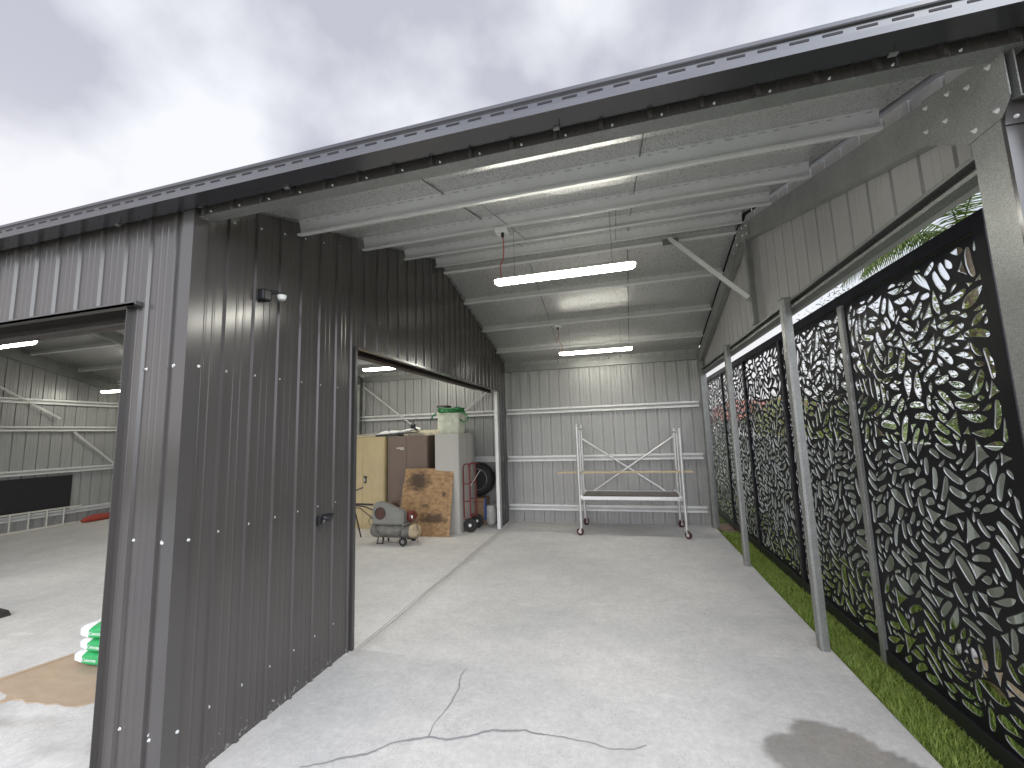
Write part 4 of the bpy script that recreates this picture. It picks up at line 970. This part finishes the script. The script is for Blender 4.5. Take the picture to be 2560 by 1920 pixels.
b = MB(); b.lathe([(.01, -.05), (.045, -.035), (.052, 0), (.045, .03), (.02, .04)], (-3.95, 7.30, 1.945), 'x', 20); b.tube([(-3.95, 7.3, 1.93), (-3.86, 7.31, 1.86)], .022, 10); b.tube([(-4.3, 7.27, 1.80), (-3.8, 7.27, 1.83)], .010, 8); b.build('knob', M['black_plastic'], t, smooth=True)
t = thing('cream_sheet_stack', (-3.9, 7.5, 1.76), 'ribbed cream panel lying flat along the top of the brown cabinet', 'panel')
b = MB(); b.box(-4.22, -3.45, 7.40, 7.62, 1.762, 1.80)
k = -4.2
while k < -3.47: b.box(k, k+.022, 7.385, 7.40, 1.763, 1.81); k += .038
b.box(-4.05, -3.45, 7.45, 7.6, 1.80, 1.865); b.build('ribbed_panel', M['ladder_cream'], t)
t = thing('white_rods', (-5.0, 7.4, 1.77), 'thin pale rods lying along the top of the cream cabinet', 'rod')
b = MB(); b.tube([(-5.6, 7.35, 1.775), (-4.7, 7.42, 1.778)], .012, 8); b.tube([(-5.5, 7.45, 1.79), (-4.6, 7.5, 1.83)], .009, 8); b.build('rods', M['ladder_cream'], t)

# ------------------------------------------------------------------ air compressor
t = thing('air_compressor', (-3.75, 6.33, 0), 'old grey belt-driven air compressor with red motor on small wheels', 'air compressor')
y0 = 6.33
b = MB(); b.lathe([(.03, -.45), (.08, -.435), (.108, -.40), (.117, -.36), (.117, .30)], (-3.75, y0, .205), 'x', 32, 0); b.lathe([(.1175, .30), (.1175, .36), (.108, .40), (.08, .43), (.03, .445)], (-3.75, y0, .205), 'x', 32, 1); b.build('tank', [M['tank'], M['tank_end']], t, smooth=True)
gd = MB(); poly = [(-.355, 0), (-.36, .20), (-.345, .27), (-.31, .325), (-.25, .352), (-.19, .345), (.18, .215), (.215, .19), (.225, .15), (.225, 0)]
gd.prism(poly, (-3.75, y0-.14, .335), (-3.75, y0-.03, .335), (1, 0, 0), (0, 0, 1)); og = gd.build('belt_guard', M['comp_grey'], t, bevel=.012)
b = MB(); b.lathe([(.10, 0), (.10, -.008), (.092, -.008), (.09, 0)], (-3.955, y0-.141, .50), 'y', 32); b.build('grille_ring', M['black_plastic'], og)
b = MB(); b.lathe([(.09, 0), (.09, -.003)], (-3.955, y0-.142, .50), 'y', 32)
for k in range(4): b.tube([(-3.955+(.02+.02*k)*math.cos(2*PI*j/24), y0-.147, .50+(.02+.02*k)*math.sin(2*PI*j/24)) for j in range(24)], .0025, 6, closed=True)
b.lathe([(.03, 0), (.03, -.008)], (-3.955, y0-.145, .50), 'y', 16); b.build('grille', M['rust_red'], og)
b = MB(); b.box(-4.12, -3.50, y0-.12, y0+.12, .315, .335); b.build('mounting_plate', M['tank'], t)
b = MB(); b.lathe([(.03, 0), (.06, .01), (.068, .04), (.068, .17), (.055, .2), (.03, .21)], (-3.50, y0-.02, .42), 'y', 20); b.box(-3.58, -3.44, y0-.02, y0+.10, .475, .51); b.build('motor', M['red'], t, smooth=True)
b = MB(); b.lathe([(.06, 0), (.06, .12)], (-3.80, y0+.07, .34), 'z', 14)
for k in range(6): b.lathe([(.075, 0), (.075, .007)], (-3.80, y0+.07, .47+.025*k), 'z', 18)
b.lathe([(.03, 0), (.075, .02), (.06, .05)], (-3.80, y0+.07, .62), 'z', 16); b.build('pump', M['rust_red'], t)
for y in (y0-.17, y0+.17):
    b = MB(); b.lathe([(.03, -.018), (.066, -.018), (.072, 0), (.066, .018), (.03, .018)], (-3.52, y, .072), 'y', 24, 0); b.lathe([(.01, -.022), (.03, -.020), (.03, .020), (.01, .022)], (-3.52, y, .072), 'y', 14, 1); b.build('wheel', [M['rubber'], M['comp_grey']], t, smooth=True)
b = MB(); b.tube([(-3.52, y0-.17, .072), (-3.52, y0+.17, .072)], .008, 8); b.bar((-3.56, y0, .10), (-3.50, y0, .072), .03, .01); b.build('axle', M['tank'], t)
for x in (-4.03, -3.93): b = MB(); b.bar((x, y0-.07, .11), (x-.012, y0-.09, .0), .03, .006); b.bar((x, y0+.07, .11), (x-.012, y0+.09, .0), .03, .006); b.build('leg', M['black_plastic'], t)
b = MB(); b.bar((-4.05, y0-.09, .008), (-3.93, y0-.09, .014), .03, .006); b.build('foot_bar', M['black_plastic'], t)
b = MB(); b.bar((-4.62, y0-.1, .64), (-4.12, y0-.1, .632), .02, .03); b.tube([(-4.62, y0+.0, .60), (-4.35, y0, .58), (-4.12, y0, .50)], .010, 8); b.tube([(-4.62, y0-.05, .58), (-4.40, y0-.05, .56), (-4.25, y0-.05, .46), (-4.12, y0-.05, .38)], .008, 8); b.build('handle', M['black_plastic'], t, smooth=True)
b = MB(); b.tube([(-4.10, y0-.1, .33), (-4.16, y0-.1, .30), (-4.20, y0-.1, .36), (-4.17, y0-.1, .42), (-4.12, y0-.1, .39)], .007, 8); b.tube([(-3.62, y0-.125, .14), (-3.60, y0-.14, .22), (-3.53, y0-.14, .32), (-3.44, y0-.1, .36)], .008, 8)
b.tube([(-4.10, y0-.13, .31), (-4.02, y0-.14, .2), (-3.98, y0-.12, .12)], .007, 8); b.tube([(-3.95, y0-.1, .06), (-3.8, y0-.12, .035), (-3.66, y0-.13, .05), (-3.6, y0-.13, .1)], .005, 8); b.build('hose', M['tank'], t, smooth=True)
b = MB(); b.tube([(-3.50, y0-.05, .32), (-3.38, y0-.06, .37), (-3.31, y0-.06, .36)], .012, 8); b.lathe([(.022, 0), (.022, .02)], (-3.38, y0-.1, .40), 'y', 14); b.tube([(-3.33, y0-.06, .34), (-3.315, y0-.06, .1), (-3.31, y0-.06, .03)], .005, 6); b.build('regulator', M['rust_red'], t)
b = MB(); b.box(-3.40, -3.375, y0-.12, y0-.115, .43, .475); b.build('tag', M['white'], t)
# thin black bars and hoses standing at the left of the compressor
t = thing('folded_stand', (-4.7, 6.5, 0), 'black folded metal stand partly hidden behind the dark wall, left of the compressor', 'stand')
b = MB(); b.bar((-4.75, 6.45, .78), (-4.47, 6.45, .88), .02, .02); b.bar((-4.8, 6.5, 0), (-4.75, 6.45, .8), .02, .02); b.bar((-4.6, 6.6, 0), (-4.72, 6.45, .8), .02, .02); b.build('stand_bars', M['black_plastic'], t)

# ------------------------------------------------------------------ left room: ladder, panel, red bag, bags on cardboard
t = thing('extension_ladder', (XG+.2, 5.4, 0), 'pale aluminium ladder lying on its side along the gable wall', 'ladder')
for z, nm in ((.02, 'rail'), (.385, 'rail')): b = MB(); b.box(XG+.12, XG+.15, 3.9, 6.95, z-.015, z+.02); b.build('rail', M['ladder_alu'], t)
for k in range(-5, 5):
    y = 5.78+.288*k
    if 3.95 < y < 6.9: b = MB(); b.tube([(XG+.135, y, .03), (XG+.135, y, .38)], .016, 8); b.build('rung', M['ladder_alu'], t)
t = thing('black_board', (XG+.1, 5.3, .34), 'flat black board propped on the lowest girt of the gable wall', 'board')
b = MB(); b.box(XG+.075, XG+.095, 3.6, 6.76, .35, 1.115); b.build('board_panel', M['slot'], t)
t = thing('red_canvas_bag', (XG+.35, 7.3, 0), 'long faded red canvas bag lying on the floor at the gable wall', 'bag')
b = MB(); pts = [(XG+.35, 6.86, .05), (XG+.35, 6.95, .07), (XG+.34, 7.15, .085), (XG+.35, 7.35, .075), (XG+.34, 7.45, .08), (XG+.33, 7.7, .09), (XG+.33, 8.0, .08)]
b.tube(pts, [.035, .065, .08, .065, .075, .085, .05], 14); b.build('bag_body', M['red_canvas'], t, smooth=True)
# small dark rubber block at the left edge
t = thing('rubber_block', (-6.5, 3.0, 0), 'small dark rubber block on the floor at the left edge', 'block')
b = MB(); b.prism([(0, 0), (.22, 0), (.16, .05), (.02, .06)], (-6.6, 2.93, 0), (-6.6, 3.08, 0), (1, 0, 0), (0, 0, 1)); b.build('block_body', M['rubber'], t, bevel=.008)
# flattened cardboard
t = thing('cardboard_sheet', (-4.3, 2.35, 0), 'flattened torn brown cardboard lying under the cement bags', 'cardboard')
pl = [(-4.95, 2.19), (-4.715, 2.247), (-4.66, 2.45), (-4.614, 2.634), (-3.78, 2.74), (-3.56, 2.26), (-3.684, 2.140), (-3.78, 2.128), (-3.86, 2.135), (-3.93, 2.112), (-4.02, 2.118), (-4.10, 2.095), (-4.18, 2.115), (-4.22, 2.098), (-4.255, 2.105), (-4.27, 2.06), (-4.31, 2.035), (-4.32, 2.095), (-4.38, 2.13), (-4.47, 2.14), (-4.56, 2.17), (-4.75, 2.16)]
b = MB(); b.prism(pl, (0, 0, .002), (0, 0, .008), (1, 0, 0), (0, 1, 0)); b.build('cardboard_panel', M['card'], t)
b = MB(); b.prism([(-4.95, 2.19), (-4.715, 2.247), (-4.614, 2.634), (-4.58, 2.62), (-4.67, 2.24), (-4.93, 2.175)], (0, 0, .010), (0, 0, .015), (1, 0, 0), (0, 1, 0)); b.build('folded_edge', M['card'], t)
# cement bags
def bag(x0, y0, z0, L_, W_, H_, rz, label, seed):
    t = thing('cement_bag', (x0, y0, z0), label, 'cement bag', 'stacked bags of dry concrete mix'); t.rotation_euler = (0, 0, rz)
    rs = random.Random(seed); nx, ny, nz = 22, 12, 6; vs = []; idx = {}
    def pt(i, j, k):
        u, v, w_ = i/nx*2-1, j/ny*2-1, k/nz*2-1
        e = (1-abs(u)**5)**.35 if abs(u) < 1 else 0.0; e2 = (1-abs(v)**6)**.4 if abs(v) < 1 else 0
        th = max(.82, e)*max(.5, e2)
        x = u*L_/2; y = v*W_/2*(1-.10*abs(u)**4); z = w_*H_/2*th
        z += .006*math.sin(u*7+seed)*math.sin(v*5)*th
        return (x+L_/2, y+W_/2, z+H_/2)
    b = MB()
    def face(fn, na, nb, sel):
        o = len(b.v); b.v += [fn(i, j) for i in range(na+1) for j in range(nb+1)]
        for i in range(na):
            for j in range(nb):
                b.f.append([o+i*(nb+1)+j, o+(i+1)*(nb+1)+j, o+(i+1)*(nb+1)+j+1, o+i*(nb+1)+j+1]); b.m.append(sel(i, j))
    def mi(i): 
        u = i/nx
        return 0 if u < .17 else (1 if u < .47 else (2 if u < .72 else (1 if u < .86 else 0)))
    face(lambda i, j: pt(i, j, nz), nx, ny, lambda i, j: (mi(i) if (i/nx < .47 or 2 < j < 9) else 1) if mi(i) else 0)
    face(lambda i, j: pt(i, j, 0), nx, ny, lambda i, j: mi(i))
    face(lambda i, k: pt(i, 0, k), nx, nz, lambda i, k: mi(i)); face(lambda i, k: pt(i, ny, k), nx, nz, lambda i, k: mi(i))
    face(lambda j, k: pt(0, j, k), ny, nz, lambda j, k: 0); face(lambda j, k: pt(nx, j, k), ny, nz, lambda j, k: 0)
    o = b.build('bag_body', [M['bagwhite'], M['baggreen'], M['baglilac']], t, local=True, smooth=True, fix=False)
    bm = bmesh.new(); bm.from_mesh(o.data); bmesh.ops.remove_doubles(bm, verts=bm.verts, dist=.0005); bmesh.ops.recalc_face_normals(bm, faces=bm.faces); bm.to_mesh(o.data); bm.free()
    fc = bpy.data.curves.new('lettering', 'FONT'); fc.body = 'Concrete'; fc.size = .036; fc.extrude = .0006
    tmp = bpy.data.objects.new('tmp', fc); C.objects.link(tmp); bpy.context.view_layer.update()
    me = bpy.data.meshes.new_from_object(tmp.evaluated_get(bpy.context.evaluated_depsgraph_get())); bpy.data.objects.remove(tmp)
    me.materials.clear(); me.materials.append(M['white']); lo = bpy.data.objects.new('lettering', me); C.objects.link(lo); lo.parent = t
    lo.rotation_euler = (PI/2, 0, 0); lo.location = (L_*.20, -.0012, H_*.40)
    return t
bag(-4.385, 2.49, .012, .55, .33, .105, .05, 'bottom bag of the green and white stack on the cardboard', 1)
bag(-4.35, 2.50, .112, .55, .33, .10, .01, 'middle bag of the green and white stack on the cardboard', 2)
bag(-4.34, 2.49, .207, .55, .33, .11, .10, 'topmost bag of the green and white stack on the cardboard', 3)

# ------------------------------------------------------------------ outside, beyond the screen
fx = 2.72
t = thing('boundary_fence', (fx, 5, 0), 'grey green steel boundary fence behind the leaf pattern screen', 'fence')
prof = []; y = -1.0
while y < 24: prof += [(y, 0), (y+.12, 0), (y+.14, .03), (y+.26, .03), (y+.28, 0)]; y += .32
b = MB(); n = len(prof); b.add([(fx+d, y, z) for z in (-.07, 1.50) for y, d in prof], [(i, i+1, n+i+1, n+i) for i in range(n-1)]); b.build('fence_panel', M['fence_green'], t, fix=False)
b = MB(); b.box(fx-.03, fx+.06, -1, 24, 1.49, 1.53); b.build('top_rail', M['fence_green'], t)
for k in range(10):
    b = MB(); b.box(fx-.035, fx+.065, .6+2.4*k-.03, .6+2.4*k+.03, -.07, 1.545); b.build('fence_post', M['fence_green'], t)
rs_ = random.Random(4)
def rock(x, y, r, label):
    b = MB(); bm = bmesh.new(); bmesh.ops.create_icosphere(bm, subdivisions=2, radius=r)
    for v in bm.verts: v.co *= rs_.uniform(.85, 1.12); v.co.z *= .75
    me = bpy.data.meshes.new('garden_stone'); bm.to_mesh(me); bm.free(); me.materials.append(M['stone']); o = bpy.data.objects.new('garden_stone', me); C.objects.link(o); o.location = (x, y, -.07+r*.55)
    tag(o, label, 'stone', 'white stones on the lawn behind the screen')
rock(2.45, 4.15, .075, 'largest white stone on the lawn behind the nearest screen panel'); rock(2.42, 4.75, .045, 'small white stone behind the nearest screen panel post'); rock(2.3, 3.35, .055, 'white stone low behind the screen at the right edge')
t = thing('timber_offcut', (2.35, 3.2, -.07), 'weathered orange brown timber board lying on the lawn behind the screen', 'timber')
b = MB(); b.bar((2.2, 2.9, -.03), (2.42, 4.0, -.03), .14, .04); b.build('timber_board', M['wood'], t)

def tree(loc, h, crown, label, mt, seed, n=2600, leaf=.09, name='leafy_tree', trunk=.14):
    rs = np.random.RandomState(seed); x, y = loc
    t = thing(name, (x, y, -.07), label, 'tree', 'trees beyond the boundary fence')
    b = MB(); segs = []
    top = Vector((x+rs.uniform(-.2, .2), y+rs.uniform(-.2, .2), h*.55)); b.tube([(x, y, -.07), (x+.05, y, h*.25), top], [trunk, trunk*.8, trunk*.5], 8)
    cl = []
    for k in range(crown[3]):
        a = rs.uniform(0, 2*PI); rr_ = math.sqrt(rs.rand()); c_ = Vector((x+crown[0]*rr_*math.cos(a), y+crown[1]*rr_*math.sin(a), h-crown[2]+crown[2]*rs.uniform(-.9, .9)))
        cl.append((c_, rs.uniform(.35, .75)))
        b.tube([top, (top+c_)/2+Vector((0, 0, .1)), c_], [trunk*.4, trunk*.2, .01], 5)
    b.build('trunk', M['bark'], t)
    V = []; F = []
    for _ in range(n):
        c_, r = cl[rs.randint(len(cl))]; d = rs.normal(size=3); d /= np.linalg.norm(d); p = Vector(c_)+Vector(d)*r*rs.rand()**.4
        a = Vector(rs.normal(size=3)).normalized(); q = a.orthogonal().normalized(); l = leaf*rs.uniform(.6, 1.3); w_ = l*.38; o = len(V)
        V += [p-a*l*.5, p+q*w_*.5, p+a*l*.5, p-q*w_*.5]; F.append((o, o+1, o+2, o+3))
    off = Vector(t.location)
    me = bpy.data.meshes.new('crown'); me.from_pydata([tuple(v-off) for v in V], [], F); me.materials.append(mt); o = bpy.data.objects.new('crown', me); C.objects.link(o); o.parent = t
tree((6.3, 8.3), 3.9, (1.9, 1.7, 1.3, 26), 'bright yellow green tree seen through the nearest screen panel', M['leaf_yellow'], 1, 9000, .10)
tree((5.2, 10.6), 4.6, (1.3, 1.5, 1.7, 20), 'dark green tree behind the yellow green one', M['leaf_dark'], 2, 7000, .09)
tree((8.2, 6.6), 5.6, (2.2, 1.9, 2.2, 26), 'tall mid green tree at the right behind the screen', M['leaf_mid'], 3, 9000, .10)
tree((7.2, 17.5), 2.7, (2.2, 2.4, .8, 20), 'low mid green bushy tree further down the fence', M['leaf_mid'], 4, 6500, .12)
tree((4.6, 14.0), 2.4, (1.2, 2.2, .7, 16), 'low yellow green shrub along the far part of the fence', M['leaf_yellow'], 5, 4000, .11)
tree((10.5, 27), 3.0, (3.5, 3.0, 1.2, 22), 'distant dark green tree in front of the neighbouring house', M['leaf_dark'], 6, 5000, .2)
# palm
t = thing('palm_tree', (6.6, 9.6, -.07), 'palm with drooping feathery fronds above the screen', 'palm', 'trees beyond the boundary fence')
b = MB(); b.tube([(6.6, 9.6, -.07), (6.55, 9.6, 2.5), (6.5, 9.5, 5.2)], [.14, .11, .09], 10); b.build('trunk', M['bark'], t)
rsn = np.random.RandomState(8)
for k in range(13):
    a = 2*PI*k/13+rsn.uniform(-.2, .2); el = rsn.uniform(.2, 1.0); V = []; F = []; pr = Vector((6.5, 9.5, 5.2)); d = Vector((math.cos(a)*math.cos(el), math.sin(a)*math.cos(el), math.sin(el)))
    pts = []
    for i in range(26):
        pts.append(pr.copy()); pr = pr+d*.085; d.z -= .072; d.normalize()
    for i, p in enumerate(pts[2:]):
        dd = (pts[min(i+3, 25)]-pts[i+1]).normalized(); sd = dd.cross(Vector((0, 0, 1))).normalized(); l = .42*math.sin(PI*min(1, (i+3)/27))+.08
        for s in (-1, 1):
            for q in (0, .5):
                pp = p+dd*.085*q; tip = pp+sd*s*l*.75+dd*l*.45-Vector((0, 0, l*rsn.uniform(.35, .7))); o = len(V); w_ = dd*.014
                V += [pp-w_, pp+w_, (pp+tip)/2+w_+Vector((0, 0, .03)), (pp+tip)/2-w_+Vector((0, 0, .03)), tip]; F += [(o, o+1, o+2, o+3), (o+3, o+2, o+4)]
    b = MB(); b.v = [tuple(v) for v in V]; b.f = [list(f_) for f_ in F]; b.m = [0]*len(F); b.tube([tuple(p) for p in pts], .012, 5); b.build('frond', M['palm'], t, fix=False)
# neighbouring house far behind
t = thing('neighbouring_house', (15, 50, 0), 'distant house with red tiled roof seen through the far screen panels', 'house')
b = MB(); b.box(8, 22, 46, 56, -.07, 2.4); b.build('wall', M['render'], t)
b = MB(); b.add([(7.3, 45.3, 2.35), (22.7, 45.3, 2.35), (22.7, 56.7, 2.35), (7.3, 56.7, 2.35), (12, 51, 4.6), (18, 51, 4.6)], [(0, 1, 5, 4), (1, 2, 5), (2, 3, 4, 5), (3, 0, 4), (3, 2, 1, 0)]); b.build('roof', M['brick'], t)
for x in (9.5, 13, 17): b = MB(); b.box(x, x+1.6, 45.95, 45.99, .9, 2.0); b.build('window', M['glass'], t)
tree((4.6, 6.2), 2.15, (.7, 1.6, .5, 16), 'clipped low mid green hedge directly beyond the boundary fence', M['leaf_mid'], 9, 5000, .07, name='hedge', trunk=.04)
